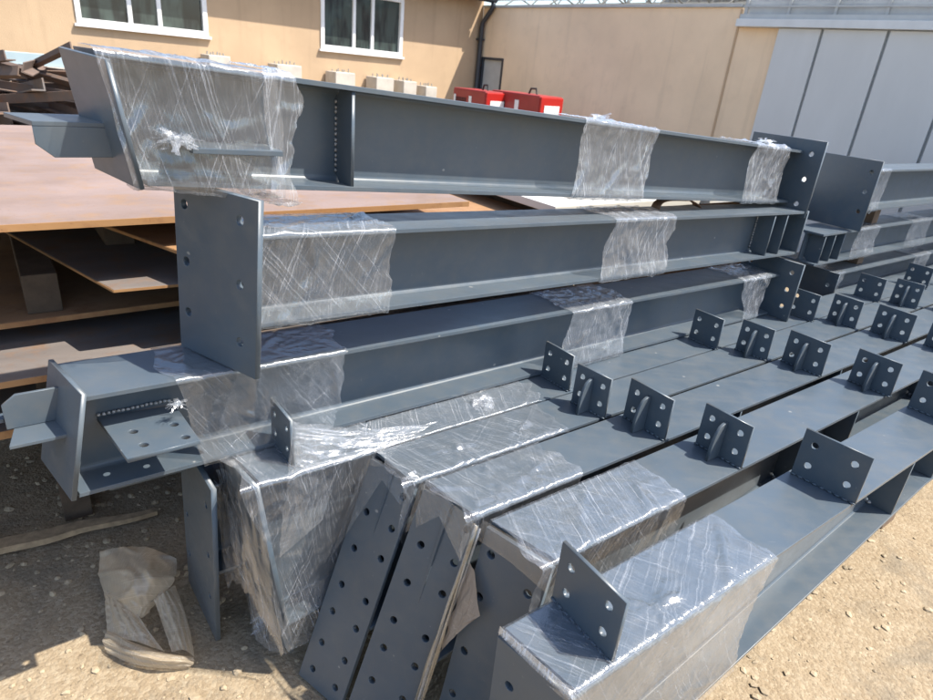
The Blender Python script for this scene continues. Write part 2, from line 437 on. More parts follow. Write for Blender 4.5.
def wrap(parent, d0, d1, fn, m, amp=.004, rag=.02, seed=0., lean=0.0, off=.004, du=.0075, sides='all', name='stretch_wrap', skew=0.0, wf=1.0, stars=()):
    """closed film sleeve round a beam; fn(d)->dict(e0,e1,zb,zt). lean: how much the lower part of the first edge moves in d."""
    nu = max(4, int((d1 - d0) / du)); bm = bmesh.new(); uvl = bm.loops.layers.uv.new('UVMap')
    s0 = fn(d0); W = s0['e1'] - s0['e0'] + 2 * off; Hh = s0['zt'] - s0['zb'] + 2 * off
    seg = []                                                            # perimeter samples: (ke, kz, ne, nz)
    nW = max(8, int(W / .009)); nH = max(8, int(Hh / .010)); rr0 = random.Random(int(seed * 100)); L_ = d1 - d0
    creases = [(rr0.uniform(d0, d1), rr0.uniform(0, 1), rr0.uniform(-.9, .9) * 1.2, rr0.uniform(.07, .20), rr0.uniform(.004, .010), rr0.choice((0, 1))) for _ in range(int(3 + 7 * L_))]
    for i in range(nW): seg.append((i / nW, 1, 0, 1))
    for i in range(nH): seg.append((1, 1 - i / nH, 1, 0))
    if sides == 'all':
        for i in range(nW): seg.append((1 - i / nW, 0, 0, -1))
        for i in range(nH): seg.append((0, i / nH, -1, 0))
    else:                                                               # open under: top and both sides
        seg = [(0, i / nH, -1, 0) for i in range(nH)] + seg[:nW + nH] + [(1, 0, 1, 0)]
    n = len(seg); rows = []; uvs = []
    for iu in range(nu + 1):
        u = iu / nu; row = []; uvr = []; per = 0; last = None
        for j, (ke, kz, ne, nz) in enumerate(seg):
            sg = noise.noise(Vector((ke * 2.3 + seed, kz * 2.1, seed * .7))) * rag * 1.4
            sg2 = noise.noise(Vector((ke * 3.1 + seed, kz * 2.7 + 5, seed))) * rag * 1.7 + noise.noise(Vector((ke * 11 + seed, kz * 12, seed))) * rag * .35
            a = d0 + sg * (1 if rag > .01 else .2) + lean * (1 - kz); b = d1 + sg2 + skew * (1 - kz)
            d = a + (b - a) * u
            s = fn(d)
            x = (d * 26 * wf + kz * 1.5 + ke * 1.2); y = (ke + kz * .9) * 3.2
            q = Vector((x, y, seed * 3 + ne * 2 + nz))
            nz1 = noise.noise(q) * .7 + noise.noise(Vector((d * 48 * wf + kz * 9, (ke - kz) * 3, seed))) * .3
            rdg = abs(noise.noise(Vector((d * 15 * wf - kz * 5 + ke * 4, (ke + kz) * 7, seed + 9))))
            dist = off + amp * (.5 + nz1) * .22 + amp * .45 * (1 - min(1, rdg * 5)) ** 2
            if rag > .001:
                for (cd, ck, ca, cl_, cA, cf) in creases:
                    if (cf == 0) == (nz > 0):
                        X = d - cd; Y = (ke * W if nz else kz * Hh) - ck * (W if nz else Hh)
                        a_ = X * math.sin(ca) + Y * math.cos(ca); b_ = X * math.cos(ca) - Y * math.sin(ca)
                        if abs(a_) < cl_: dist += cA * (1 - abs(a_) / cl_) * math.exp(-(b_ / .0105) ** 2)
            # the film is stretched across the open side between the flange tips and sags a little inwards
            sag = 0
            if ne: sag = -.010 * math.sin(math.pi * kz) * (1 + .8 * noise.noise(Vector((d * 6, kz * 2, seed))))
            e = lin(s['e0'], s['e1'], ke) + ne * (max(dist, .002) + sag)
            z = lin(s['zb'], s['zt'], kz) + nz * max(dist, .0022)
            if nz > 0 and ke == 0 and sides == 'all': z = s['zt'] + off; e = s['e0'] - off * .6
            if nz > 0:
                for (sd_, se_, sr_) in stars:
                    dx, de = d - sd_, e - se_; rr_ = math.hypot(dx, de)
                    if rr_ < sr_:
                        an = math.atan2(de, dx)
                        z += .016 * (1 - rr_ / sr_) ** 1.6 * max(0, .15 + 1.6 * noise.noise(Vector((math.cos(an) * 3.5, math.sin(an) * 3.5, seed + sd_ * 9))))
            p = V(d, e, z)
            if last is not None: per += (p - last).length
            last = p; row.append(bm.verts.new(p)); uvr.append((d, per))
        rows.append(row); uvs.append(uvr)
    cl = sides == 'all'
    for iu in range(nu):
        for j in range(n if cl else n - 1):
            k = (j + 1) % n
            f = bm.faces.new((rows[iu][j], rows[iu][k], rows[iu + 1][k], rows[iu + 1][j])); f.smooth = True
            wrapv = uvs[iu][n - 1][1] + .012
            cs = [(iu, j, uvs[iu][j]), (iu, k, uvs[iu][k]), (iu + 1, k, uvs[iu + 1][k]), (iu + 1, j, uvs[iu + 1][j])]
            for lp, (a, b, c) in zip(f.loops, cs):
                lp[uvl].uv = (c[0], wrapv if (b == 0 and j == n - 1) else c[1])
    me = bpy.data.meshes.new(name); bm.to_mesh(me); bm.free(); me.materials.append(m)
    o = bpy.data.objects.new(name, me); COL.objects.link(o); o.parent = parent
    me.transform(Matrix.Translation(-BASE[parent.name]))
    return o

def sheet(parent, A, B, nu, nv, m, amp=.006, seed=0., name='stretch_wrap', sag=0.0, freq=(20, 5), uvs=(1, 1), rag=0.0):
    """ruled film sheet between polylines A and B (frame coordinates), wrinkled"""
    def samp(P, t):
        P = [Vector(p) for p in P]; x = t * (len(P) - 1); i = min(int(x), len(P) - 2); return P[i].lerp(P[i + 1], x - i)
    bm = bmesh.new(); uvl = bm.loops.layers.uv.new('UVMap'); rows = []
    for i in range(nu + 1):
        u = i / nu; a = samp(A, u); b = samp(B, u); row = []
        for j in range(nv + 1):
            v = j / nv
            vv = v * (1 + rag * noise.noise(Vector((u * 9, seed, 1.7))))
            p = a.lerp(b, vv)
            nn = noise.noise(Vector((u * freq[0] + seed, v * freq[1], seed))) + .5 * noise.noise(Vector((u * freq[0] * 2.7, v * freq[1] * 2, seed + 4)))
            edge = min(1, 6 * min(v + .02, 1 - v + .05)) 
            p = p + Vector((nn * .4, nn * -.5, nn * .8)) * amp * edge + Vector((0, 0, -sag * math.sin(math.pi * v)))
            row.append(bm.verts.new(p))
        rows.append(row)
    for i in range(nu):
        for j in range(nv):
            f = bm.faces.new((rows[i][j], rows[i + 1][j], rows[i + 1][j + 1], rows[i][j + 1])); f.smooth = True
            for lp, (a, b) in zip(f.loops, ((i, j), (i + 1, j), (i + 1, j + 1), (i, j + 1))): lp[uvl].uv = (a / nu * uvs[0], b / nv * uvs[1])
    me = bpy.data.meshes.new(name); bm.to_mesh(me); bm.free(); me.materials.append(m)
    o = bpy.data.objects.new(name, me); COL.objects.link(o)
    o.parent = parent
    if parent.name in BASE: me.transform(Matrix.Translation(-BASE[parent.name]))
    return o

def tuft(parent, c, r, n, m, seed, name='film_tuft', flat_=.6):
    """crumpled twist of loose film: many small folded strips"""
    rnd = random.Random(seed); bm = bmesh.new(); uvl = bm.loops.layers.uv.new('UVMap'); c = Vector(c)
    for k in range(n):
        a = rnd.uniform(0, 2 * math.pi); el = rnd.uniform(-.1, 1.3) * flat_
        dr = Vector((math.cos(a) * math.cos(el), math.sin(a) * math.cos(el), abs(math.sin(el))))
        side = dr.cross(Vector((rnd.uniform(-1, 1), rnd.uniform(-1, 1), 1))).normalized() * r * rnd.uniform(.08, .28)
        L = r * rnd.uniform(.5, 1.15); pv = None
        for q in range(4):
            t = q / 3
            p = c + dr * L * t + Vector((rnd.uniform(-1, 1), rnd.uniform(-1, 1), rnd.uniform(-.6, 1))) * r * .13 - Vector((0, 0, .3 * r * t * t))
            w = side * (1 - .5 * t)
            cur = (bm.verts.new(p - w), bm.verts.new(p + w))
            if pv:
                f = bm.faces.new((pv[0], pv[1], cur[1], cur[0])); f.smooth = True
                for lp in f.loops: lp[uvl].uv = (lp.vert.co.x * 3 + k, lp.vert.co.z * 3)
            pv = cur
    me = bpy.data.meshes.new(name); bm.to_mesh(me); bm.free(); me.materials.append(m)
    o = bpy.data.objects.new(name, me); COL.objects.link(o); o.parent = parent
    me.transform(Matrix.Translation(-BASE[parent.name]))
    return o

# cleats ------------------------------------------------------------
CLEATS = {}
def cleat_meshes(key, w, h, gus):
    if key in CLEATS: return CLEATS[key]
    hr = .0105
    me = plate_mesh([(-w / 2, 0), (w / 2, 0), (w / 2, h), (-w / 2, h)],
                    [(-w * .30, h * .30, hr), (w * .30, h * .30, hr), (-w * .30, h * .74, hr), (w * .30, h * .74, hr)], .010)
    # local: x across (towards near side), y up -> stand it up: plate normal along d
    M = Matrix(((0, 0, 1, 0), (-1, 0, 0, 0), (0, 1, 0, 0), (0, 0, 0, 1)))
    me.transform(M); me.materials.clear(); me.materials.append(STEEL); me.name = 'cleat'
    g = None
    if gus:
        out = [(0, 0), (.058, 0), (.056, h * .35), (.048, h * .62), (.036, h * .76), (.018, h * .82), (0, h * .82)]
        g = plate_mesh(out, (), .010)
        # x -> -d, y -> up
        g.transform(Matrix(((-1, 0, 0, -.0055), (0, 0, 1, 0), (0, 1, 0, 0.001), (0, 0, 0, 1))))
        g.materials.clear(); g.materials.append(STEEL); g.name = 'gusset'
    b = MB()
    for s in (-1, 1):
        for k in range(9):
            b.blob((s * .007, (k / 8 - .5) * w * .92, .003), (.004, .010, .0038), 1, .3, 3, k)
    bmesh.ops.recalc_face_normals(b.bm, faces=b.bm.faces)
    wm = bpy.data.meshes.new('weld_bead'); b.bm.to_mesh(wm); b.bm.free(); wm.materials.append(STEEL)
    for p in wm.polygons: p.use_smooth = True
    CLEATS[key] = (me, g, wm); return CLEATS[key]

def add_cleat(parent, d, e, z, w, h, gus, yaw=0., tilt=0.):
    me, g, wm = cleat_meshes((round(w, 3), round(h, 3), gus), w, h, gus)
    o = bpy.data.objects.new('cleat', me); COL.objects.link(o); o.parent = parent
    o.matrix_local = Matrix.Translation(V(d, e, z) - BASE[parent.name]) @ Matrix.Rotation(yaw, 4, 'Z') @ Matrix.Rotation(tilt, 4, 'Y')
    if g:
        q = bpy.data.objects.new('gusset', g); COL.objects.link(q); q.parent = o
    q = bpy.data.objects.new('weld_bead', wm); COL.objects.link(q); q.parent = o
    return o

# ================================================================== SETTING
gb = MB()
# ground: fine near the steel, coarse to the horizon
def gz(x, y):
    f = max(0, 1 - math.hypot(x - .5, y - 1.5) / 9)
    return f * (.012 * noise.noise(Vector((x * 1.7, y * 1.7, 0))) + .005 * noise.noise(Vector((x * 6, y * 6, 3)))) - .014 * f
rings = [0, .15, .3, .45, .6, .8, 1.0, 1.2, 1.4, 1.6, 1.8, 2.0, 2.2, 2.4, 2.7, 3.0, 3.4, 3.8, 4.3, 5, 6, 7.5, 10, 15, 30, 80, 300, 900]
prev = None; NA = 96
cvert = gb.bm.verts.new((.2, 1.4, gz(.2, 1.4)))
for r in rings[1:]:
    cur = []
    for k in range(NA):
        a = 2 * math.pi * k / NA; x = .2 + r * math.cos(a); y = 1.4 + r * math.sin(a); cur.append(gb.bm.verts.new((x, y, gz(x, y))))
    for k in range(NA):
        j = (k + 1) % NA
        if prev is None: gb.bm.faces.new((cvert, cur[k], cur[j]))
        else: gb.bm.faces.new((prev[k], cur[k], cur[j], prev[j]))
    prev = cur
tag(gb.build('ground', GROUND, None, True), kind='structure')

# loose gravel on the ground near the camera: nobody could count it
rnd = random.Random(3); gv = bmesh.new()
unit = bmesh.new(); bmesh.ops.create_icosphere(unit, subdivisions=1, radius=1)
uvs_ = [v.co.copy() for v in unit.verts]; ufs = [[v.index for v in f.verts] for f in unit.faces]; unit.free()
def stone(x, y, s):
    sx, sy, sz = s * rnd.uniform(.7, 1.3), s * rnd.uniform(.7, 1.3), s * rnd.uniform(.35, .7)
    rot = rnd.uniform(0, 6.28); c, q = math.cos(rot), math.sin(rot); z0 = gz(x, y) + sz * .25
    vs = []
    for v in uvs_:
        k = rnd.uniform(.75, 1.15); a, b = v.x * sx * k, v.y * sy * k
        vs.append(gv.verts.new((x + a * c - b * q, y + a * q + b * c, z0 + v.z * sz * k)))
    for f in ufs: gv.faces.new([vs[i] for i in f])
for k in range(9000):
    if k < 5200: x, y = rnd.uniform(-2.4, -.2), rnd.uniform(.55, 2.5)
    else: x, y = rnd.uniform(.2, 3.4), rnd.uniform(.3, 2.6)
    s = .0016 + .017 * rnd.random() ** 9 
    stone(x, y, s)
me = bpy.data.meshes.new('gravel'); gv.to_mesh(me); gv.free(); me.materials.append(STONE)
o = bpy.data.objects.new('gravel', me); COL.objects.link(o)
tag(o, 'loose sandy gravel scattered over the yard ground', 'gravel', kind='stuff')

# ------------------------------------------------------------------ background buildings
AZL = 48.0
Cc = Vector((-.308, 12.996, 0))
# frame W: origin at the inner corner, x = along left wall (away from corner, to the left), y = out of the left wall, z up
uL = Vector((-math.sin(R(AZL)), -math.cos(R(AZL)), 0)); nL = Vector((math.sin(R(AZL + 90)), math.cos(R(AZL + 90)), 0))
FW = Matrix.Identity(4)
for i in range(3): FW[i][0] = uL[i]; FW[i][1] = nL[i]; FW[i][3] = Cc[i]
# note: uL x nL points up or down; use a proper rotation
if uL.cross(nL).z < 0:
    FL = Matrix.Identity(4)
    for i in range(3): FL[i][0] = -uL[i]; FL[i][1] = nL[i]; FL[i][3] = Cc[i]
    SX = -1
else: FL = FW; SX = 1
# frame FL: x*SX runs to the left along the cream wall, +y points into the yard (and along the salmon wall)
def w(s, n, z): return (SX * s, n, z)

bl = thing('plaster_building', 'cream plastered building with white sliding windows, dark gutter along its eave', 'building', w(0, 0, 0), FL)
def rect(x0, x1, y0, y1): return [(x0, y0), (x1, y0), (x1, y1), (x0, y1)]
wins = [(5.02, 6.63), (1.76, 3.29), (8.6, 10.15), (11.9, 13.45)]
z0w, z1w = 1.885, 2.76
holes = [[(SX * a, z0w), (SX * a, z1w), (SX * b, z1w), (SX * b, z0w)] for a, b in wins]
ol = [(SX * 0.0, 0), (SX * 16, 0), (SX * 16, 3.0), (SX * 0.0, 3.0)]
plate('wall', PL_CREAM, bl, Vector(w(0, -.10, 0)), (1, 0, 0), (0, 0, 1), ol, holes, .2, .002)
for a, b in wins:
    f = MB(); t = .062; y0, y1 = -.06, .022
    xa, xb = sorted((SX * a, SX * b))
    f.box((xa, y0, z0w), (xb, y1, z0w + t), .004); f.box((xa, y0, z1w - t), (xb, y1, z1w), .004)
    f.box((xa, y0, z0w + t), (xa + t, y1, z1w - t), .004); f.box((xb - t, y0, z0w + t), (xb, y1, z1w - t), .004)
    wn = f.build('window', WHITE, bl)
    L = b - a; c1, c2 = a + L * .385, a + L * .61
    f = MB()
    for c in (c1, c2):
        x = SX * c; f.box((x - .026, -.05, z0w + t), (x + .026, .006, z1w - t), .003)
    f.build('sash', WHITE, wn)
    for p, q in ((a + t, c1 - .026), (c1 + .026, c2 - .026), (c2 + .026, b - t)):
        xa, xb = sorted((SX * p, SX * q))
        MB().box((xa + .001, -.038, z0w + t + .001), (xb - .001, -.030, z1w - t - .001)).build('pane', GLASS, wn)
    MB().box((min(SX * a, SX * b) - .03, .001, z0w - .035), (max(SX * a, SX * b) + .03, .05, z0w - .002), .004).build('sill', WHITE, wn)
# eave: soffit and gutter
x0, x1 = sorted((SX * .02, SX * 16))
MB().box((x0, -.2, 3.003), (x1, .26, 3.06)).build('soffit', DOORGREY, bl)
MB().hexa([(x0, -.2, 3.062), (x1, -.2, 3.062), (x1, .32, 3.062), (x0, .32, 3.062), (x0, -4, 4.6), (x1, -4, 4.6), (x1, -3.99, 4.68), (x0, -3.99, 4.68)]).build('roof', DARK, bl)
g = MB()
ring = []
for xx in (x0, x1):
    pr = []
    for k in range(9):
        a = math.pi * k / 8; pr.append((xx, .335 - .068 * math.cos(a), 2.99 - .085 * math.sin(a)))
    for k in range(8, -1, -1):
        a = math.pi * k / 8; pr.append((xx, .335 - .060 * math.cos(a), 2.992 - .077 * math.sin(a)))
    ring.append(pr)
g.loft(ring); g.build('gutter', DARK, bl, True)
dp = MB(); sx = SX * .07
dp.tube([(sx, .335, 2.93), (sx, .335, 2.86), (sx, .30, 2.80), (sx, .16, 2.66), (sx, .10, 2.60), (sx, .075, 2.50), (sx, .075, 1.5), (sx, .075, .15)], .042, 12)
dp.build('downpipe', DARK, bl, True)
for z in (2.3, 1.4): MB().box((sx - .055, .002, z), (sx + .055, .125, z + .03), .003).build('pipe_bracket', DARK, bl)

# salmon building, running towards the right
br = thing('salmon_building', 'salmon plastered workshop with pale sliding doors and clear roof at the right', 'building', w(-.001, 0, 0), FL)
# its wall lies in the plane x = 0 of FL, y = distance along the wall
HW = 2.84
plate('wall', PL_SALMON, br, Vector((0, 0, 0)) + Vector((-SX * .10, 0, 0)), (0, 1, 0), (0, 0, 1),
      [(.0, 0), (5.62, 0), (5.62, 2.612), (5.07, 2.612), (5.07, HW), (.0, HW)], [[(.08, .02), (.08, 2.03), (.68, 2.03), (.68, .02)][::1]], .2, .002)
fx = SX
def bxx(mb, n0, n1, s0, s1, za, zb, bev=.003):
    """box on the salmon wall: n = out of the wall towards the viewer (s direction), s = along it"""
    xa, xb = sorted((SX * n0, SX * n1)); mb.box((xa, s0, za), (xb, s1, zb), bev)
d = MB(); bxx(d, -.08, -.03, .12, .64, .03, 1.99); dr = d.build('door', DOORGREY, br)
h = MB(); bxx(h, -.03, .02, .57, .60, 1.0, 1.12); h.build('handle', DARK, dr)
d = MB(); bxx(d, -.10, .015, .08, .12, .02, 2.03); bxx(d, -.10, .015, .64, .68, .02, 2.03); bxx(d, -.10, .015, .12, .64, 1.99, 2.03); d.build('door_frame', DARK, br)
d = MB(); bxx(d, .001, .012, 5.055, 5.085, 0, HW - .02); d.build('expansion_joint', PL_CREAM, br)
d = MB(); bxx(d, -.18, .03, .0, 5.07, HW + .002, HW + .04); d.build('coping', DOORGREY, br)
d = MB(); bxx(d, .0, .12, 5.09, 13.5, 2.615, 2.70); d.build('door_rail', simple('rail_paint', (.62, .64, .64), .5, .06), br)
d = MB(); bxx(d, -.2, .06, 5.09, 13.5, 2.702, 2.76); d.build('fascia', DOORGREY, br)
d = MB(); bxx(d, -.02, -.008, 5.09, 13.5, 2.762, 2.935, .001); d.build('clear_strip', POLY, br)
for k in range(16):
    d = MB(); bxx(d, -.006, .02, 5.12 + k * .55, 5.15 + k * .55, 2.762, 2.935, .001); d.build('glazing_bar', DOORGREY, br)
d = MB(); bxx(d, .021, .03, 5.09, 13.5, 2.84, 2.858, .001); d.build('glazing_rail', DOORGREY, br)
pn = [5.625, 6.17, 6.88, 7.6, 8.3, 9.0, 9.7, 10.4, 11.1, 11.8, 12.5]
for a, b in zip(pn, pn[1:]):
    d = MB(); bxx(d, .02, .06, a + .017, b - .017, .03, 2.605, .004); p = d.build('door_panel', PANEL, br)
d = MB(); bxx(d, -.02, .018, 5.625, 12.5, .03, 2.608); d.build('door_backing', simple('grey_joint_paint', (.36, .38, .39), .5, .05), br)
# clear roof with trusses
def rf(s, n, z): return Vector((-SX * n, s, z))
pts = [rf(.3, .02, 2.945), rf(13.5, .02, 2.945), rf(13.5, 5.5, 4.4), rf(.3, 5.5, 4.4)]
MB().hexa([p for p in pts] + [p + Vector((0, 0, .012)) for p in pts]).build('clear_roof', POLY, br)
for s0 in [.3 + 1.1 * k for k in range(13)]:
    t = MB()
    t.tube([rf(s0, .03, 2.99), rf(s0, 5.5, 4.44)], .022, 6)
    t.tube([rf(s0, .15, 2.88), rf(s0, 5.5, 3.6)], .022, 6)
    for k in range(7):
        n0 = .2 + k * .7; f0 = n0 / 5.5; f1 = (n0 + .35) / 5.5; f2 = (n0 + .7) / 5.5
        t.tube([rf(s0, n0, 2.86 + f0 * .74), rf(s0, n0 + .35, 2.93 + f1 * 1.45), rf(s0, n0 + .7, 2.86 + f2 * .74)], .013, 5)
    t.build('truss', DOORGREY, br)
t = MB()
for k in range(8): t.tube([rf(.3, .05 + .75 * k, 2.985 + k * .2), rf(13.5, .05 + .75 * k, 2.985 + k * .2)], .018, 5)
t.build('purlin', DOORGREY, br)
inner = MB(); bxx(inner, -5.6, -5.5, -.1, 13.5, 0, 4.4); inner.build('back_wall', DOORGREY, br)

# white anchor-bolt blocks in a row in front of the cream wall
blocks = [(4.86, 5.16, 1.66), (3.79, 4.18, 1.615), (2.87, 3.22, 1.575), (2.13, 2.47, 1.545), (1.66, 1.93, 1.52), (1.22, 1.46, 1.46)]
for k, (a, b, zt) in enumerate(blocks):
    n0, n1 = .02, .36
    lab = ['largest white block with anchor bolts farthest left along the cream wall', 'white bolt-topped block under the gap between the two windows', 'white bolt-topped block just under the left side of the right window',
           'white bolt-topped block just under the right side of the right window', 'small white bolt-topped block right of the right window', 'smallest white block, nearest the downpipe corner'][k]
    t = thing('concrete_block', lab, 'concrete block', w((a + b) / 2, (n0 + n1) / 2, 0), FL, group='white blocks along the cream wall')
    xa, xb = sorted((SX * a, SX * b))
    MB().box((xa, n0, 0), (xb, n1, zt), .012).build('block_body', WHITE_BLOCK, t)
    for q in (.2, .5, .8):
        for yy in (n0 + .1, n1 - .1):
            MB().tube([(lin(xa, xb, q), yy, zt - .01), (lin(xa, xb, q) + random.uniform(-.01, .01), yy, zt + random.uniform(.03, .06))], .010, 6).build('anchor_bolt', BOLT, t)

# red machines standing against the salmon wall
def red_machine(label, s0, n0, L, zt, H_, wdt):
    t = thing('welding_machine', label, 'welding machine', (SX * (n0 + wdt / 2), s0, 0), FL, group='red welding machines by the wall')
    zb = zt - H_
    xa, xb = sorted((SX * n0, SX * (n0 + wdt)))
    MB().box((xa, s0, zb), (xb, s0 + L, zt), .02).build('cabinet', RED_SHADE, t)
    f = MB(); f.box((xa + .01, s0 + L - .001, zb + .02), (xb - .01, s0 + L + .03, zt - .015), .012); fp = f.build('front_panel', RED, t)
    f = MB(); f.box((xa + .08, s0 + L + .031, zt - .24), (xb - .08, s0 + L + .036, zt - .12), .001); f.build('label_plate', LABELW, fp)
    for k in range(2):
        MB().tube([(lin(xa, xb, .3 + .4 * k), s0 + L + .02, zt - .36), (lin(xa, xb, .3 + .4 * k), s0 + L + .06, zt - .36)], .03, 10).build('knob', BLACK, fp)
    side = xb if SX > 0 else xa
    sg = SX
    def sb(mb, y0, y1, za, zb_, dpt=.006): 
        a, b = sorted((side, side + sg * dpt)); mb.box((a + sg * .001, y0, za), (b + sg * .001, y1, zb_), .001)
    m_ = MB()
    for k in range(7): sb(m_, s0 + .08 + k * .035, s0 + .095 + k * .035, zt - .26, zt - .12)
    m_.build('vent', BLACK, t)
    for ya, yb in ((s0 + L * .52, s0 + L * .60), (s0 + .03, s0 + .07)): m_ = MB(); sb(m_, ya, yb, zt - .26, zt - .09); m_.build('side_label', LABELW, t)
    m_ = MB(); sb(m_, s0 + L * .66, s0 + L * .72, zt - .32, zt - .24, .03); sb(m_, s0 + L * .84, s0 + L * .93, zt - .33, zt - .24, .03); m_.build('socket', BLACK, t)
    MB().tube([(lin(xa, xb, .5), s0 + L * .55, zt), (lin(xa, xb, .5), s0 + L * .58, zt + .07), (lin(xa, xb, .5), s0 + L * .68, zt + .075), (lin(xa, xb, .5), s0 + L * .71, zt)], .014, 8).build('handle', BLACK, t)
    m_ = MB(); m_.box((xa - .03, s0 - .03, .16), (xb + .03, s0 + L + .06, .22), .006)
    for yy in (s0 + .03, s0 + L - .06):
        for xx in (xa + .03, xb - .06): m_.box((xx, yy, .222), (xx + .03, yy + .03, zb - .001))
    m_.build('trolley', DARK, t)
    for yy in (s0 + .08, s0 + L - .08):
        for xx in (xa - .02, xb + .02):
            MB().tube([(xx - .02, yy, .08), (xx + .02, yy, .08)], .079, 14).build('wheel', BLACK, t)
FLi = FL.inverted()
pA = FLi @ Vector((-.20, 10.25, 0)); pB = FLi @ Vector((.40, 10.1, 0))
red_machine('red welding machine further left, partly behind the other red machine', pA.y - .05, SX * pA.x, .72, 1.545, .7, .46)
red_machine('red welding machine further right, with white label on its end', pB.y - .10, SX * pB.x, .98, 1.565, .7, .46)

# pale low wall with blue sheet and yellow post, far left
def atw(pts): return pts
lw_ = thing('low_wall', 'low white wall topped by a pale blue sheet at the far left', 'wall', (-5.4, 7.6, 0), Matrix.Identity(4))
def seg(mb, A, B, z0, z1, th, bev=.004):
    A = Vector(A); B = Vector(B); t = (B - A).normalized(); n = Vector((-t.y, t.x, 0)) * th / 2
    P = [A - n, B - n, B + n, A + n]
    mb.hexa([(p.x, p.y, z0) for p in P] + [(p.x, p.y, z1) for p in P], bev)
A_, B_ = (-7.6, 6.6, 0), (-4.15, 8.5, 0)
m_ = MB(); seg(m_, A_, B_, 0, 1.385, .2); m_.build('wall_body', WHITE_BLOCK, lw_)
m_ = MB(); seg(m_, A_, B_, 1.387, 1.515, .12); m_.build('blue_sheet', BLUEGREY, lw_)
yp = MB().box((-4.43, 7.16, 0), (-4.37, 7.22, 1.60), .006).build('bollard_post', YELLOW)
tag(yp, 'thin yellow post behind the rusty scrap pile', 'post')

# pile of rusty angle bars at the left
def angle_bar_mesh(L, a, t, m):
    m_ = MB(); pr = [(0, 0), (a, 0), (a, t), (t, t), (t, a), (0, a)]
    m_.loft([[(x, y, z) for y, z in pr] for x in (-L / 2, L / 2)]); bmesh.ops.recalc_face_normals(m_.bm, faces=m_.bm.faces)
    me = bpy.data.meshes.new('angle_bar'); m_.bm.to_mesh(me); m_.bm.free(); me.materials.append(m); return me
bars = [angle_bar_mesh(1.9, .09, .011, RUST_BAR), angle_bar_mesh(2.4, .075, .010, RUST_DULL), angle_bar_mesh(1.5, .10, .012, RUST_DARK)]
rb = random.Random(11)
for k, (x, y) in enumerate(((-5.1, 6.35), (-3.75, 5.75))):
    o = MB().box((-.25, -.9, 0), (.25, .9, .62), .015).build('concrete_bearer', CONC); o.matrix_world = Matrix.Translation((x, y, 0)) @ Matrix.Rotation(R(-28), 4, 'Z')
    tag(o, ['concrete bearer under the left end of the rusty bar pile', 'concrete bearer under the right end of the rusty bar pile'][k], 'bearer')
for lay in range(9):
    for k in range(7):
        o = bpy.data.objects.new('rusty_angle_bar', bars[rb.randrange(3)]); COL.objects.link(o)
        off_ = (k - 3) * .19 + rb.uniform(-.07, .07)
        yaw = R(-28 + rb.gauss(0, 9 + lay * 1.3)); fx_, fy_ = math.cos(R(-28)), math.sin(R(-28))
        cx_, cy_ = -4.36 + rb.uniform(-.35, .35), 6.05
        o.matrix_world = Matrix.Translation((cx_ - fy_ * off_, cy_ + fx_ * off_, .63 + lay * .104 * (1 - .05 * abs(k - 3)))) @ Matrix.Rotation(yaw, 4, 'Z') @ Matrix.Rotation(R(rb.gauss(0, 3 + lay * .5)), 4, 'Y') @ Matrix.Rotation(R(rb.choice((0, 45, 10, -20, 90))), 4, 'X')
        tag(o, 'rusty steel angle bar lying in the scrap pile by the cream wall', 'steel bar', 'rusty bars in the scrap pile')

# ================================================================== RUSTY SHEETS
def quad_sheet(name, label, pts, z0, t, m, group='rusty steel sheets stacked on the left'):
    # pts: (d, e) near-left, near-right, far-right, far-left
    cd = sum(p[0] for p in pts) / 4; ce = sum(p[1] for p in pts) / 4
    th = thing(name, label, 'steel sheet', (cd, -ce, z0), None, group)
    def ring(g, za, zb): return [V(cd + (p[0] - cd) * g, ce + (p[1] - ce) * g, za) for p in pts], [V(cd + (p[0] - cd) * g, ce + (p[1] - ce) * g, zb) for p in pts]
    lo, hi = ring(.9985, z0 + .0004, z0 + t); MB().hexa(lo + hi, .001).build('sheet_top', m, th)
    lo, hi = ring(1.0, z0 + .0009, z0 + t - .0009)
    for i, j in ((0, 1), (1, 2), (2, 3), (3, 0)):
        a0, a1 = lo[i], lo[j]; n_ = (a1 - a0).cross(Vector((0, 0, 1))).normalized() * .002
        MB().hexa([a0, a1, a1 + n_, a0 + n_] + [p + Vector((0, 0, t - .0018)) for p in (a0, a1, a1 + n_, a0 + n_)]).build('sheet_edge', RUST_EDGE, th)
    return th
def sheet_plate(name, label, d0, d1, e0, e1, z0, t, m, yaw=0., group='rusty steel sheets stacked on the left', cham=.0):
    """flat steel sheet, its near edge (e1) visible"""
    base = ((d0 + d1) / 2, -(e0 + e1) / 2, z0)
    th = thing(name, label, 'steel sheet', base, None, group)
    if yaw: th.matrix_world = th.matrix_world @ Matrix.Rotation(yaw, 4, 'Z')
    o = MB().box((d0, -e1, z0 + .0005), (d1, -e0, z0 + t), .0015).build('sheet_top', m, th)
    E_ = MB()
    w_ = .0025
    E_.box((d0, -e1 - w_, z0 + .0008), (d1, -e1 - .0001, z0 + t - .0006), .0006)
    E_.build('sheet_edge', RUST_EDGE, th)
    E2 = MB().box((d0 - w_, -e1, z0 + .0008), (d0 - .0001, -e0, z0 + t - .0006), .0006).build('sheet_edge', RUST_EDGE, th)
    E3 = MB().box((d1 + .0001, -e1, z0 + .0008), (d1 + w_, -e0, z0 + t - .0006), .0006).build('sheet_edge', RUST_EDGE, th)
    return th
sheet_plate('steel_sheet', 'topmost pinkish rusty sheet, under the wrapped end of the top beam', -1.9, 1.60, -4.35, -2.11, 1.290, .022, RUST_PINK)
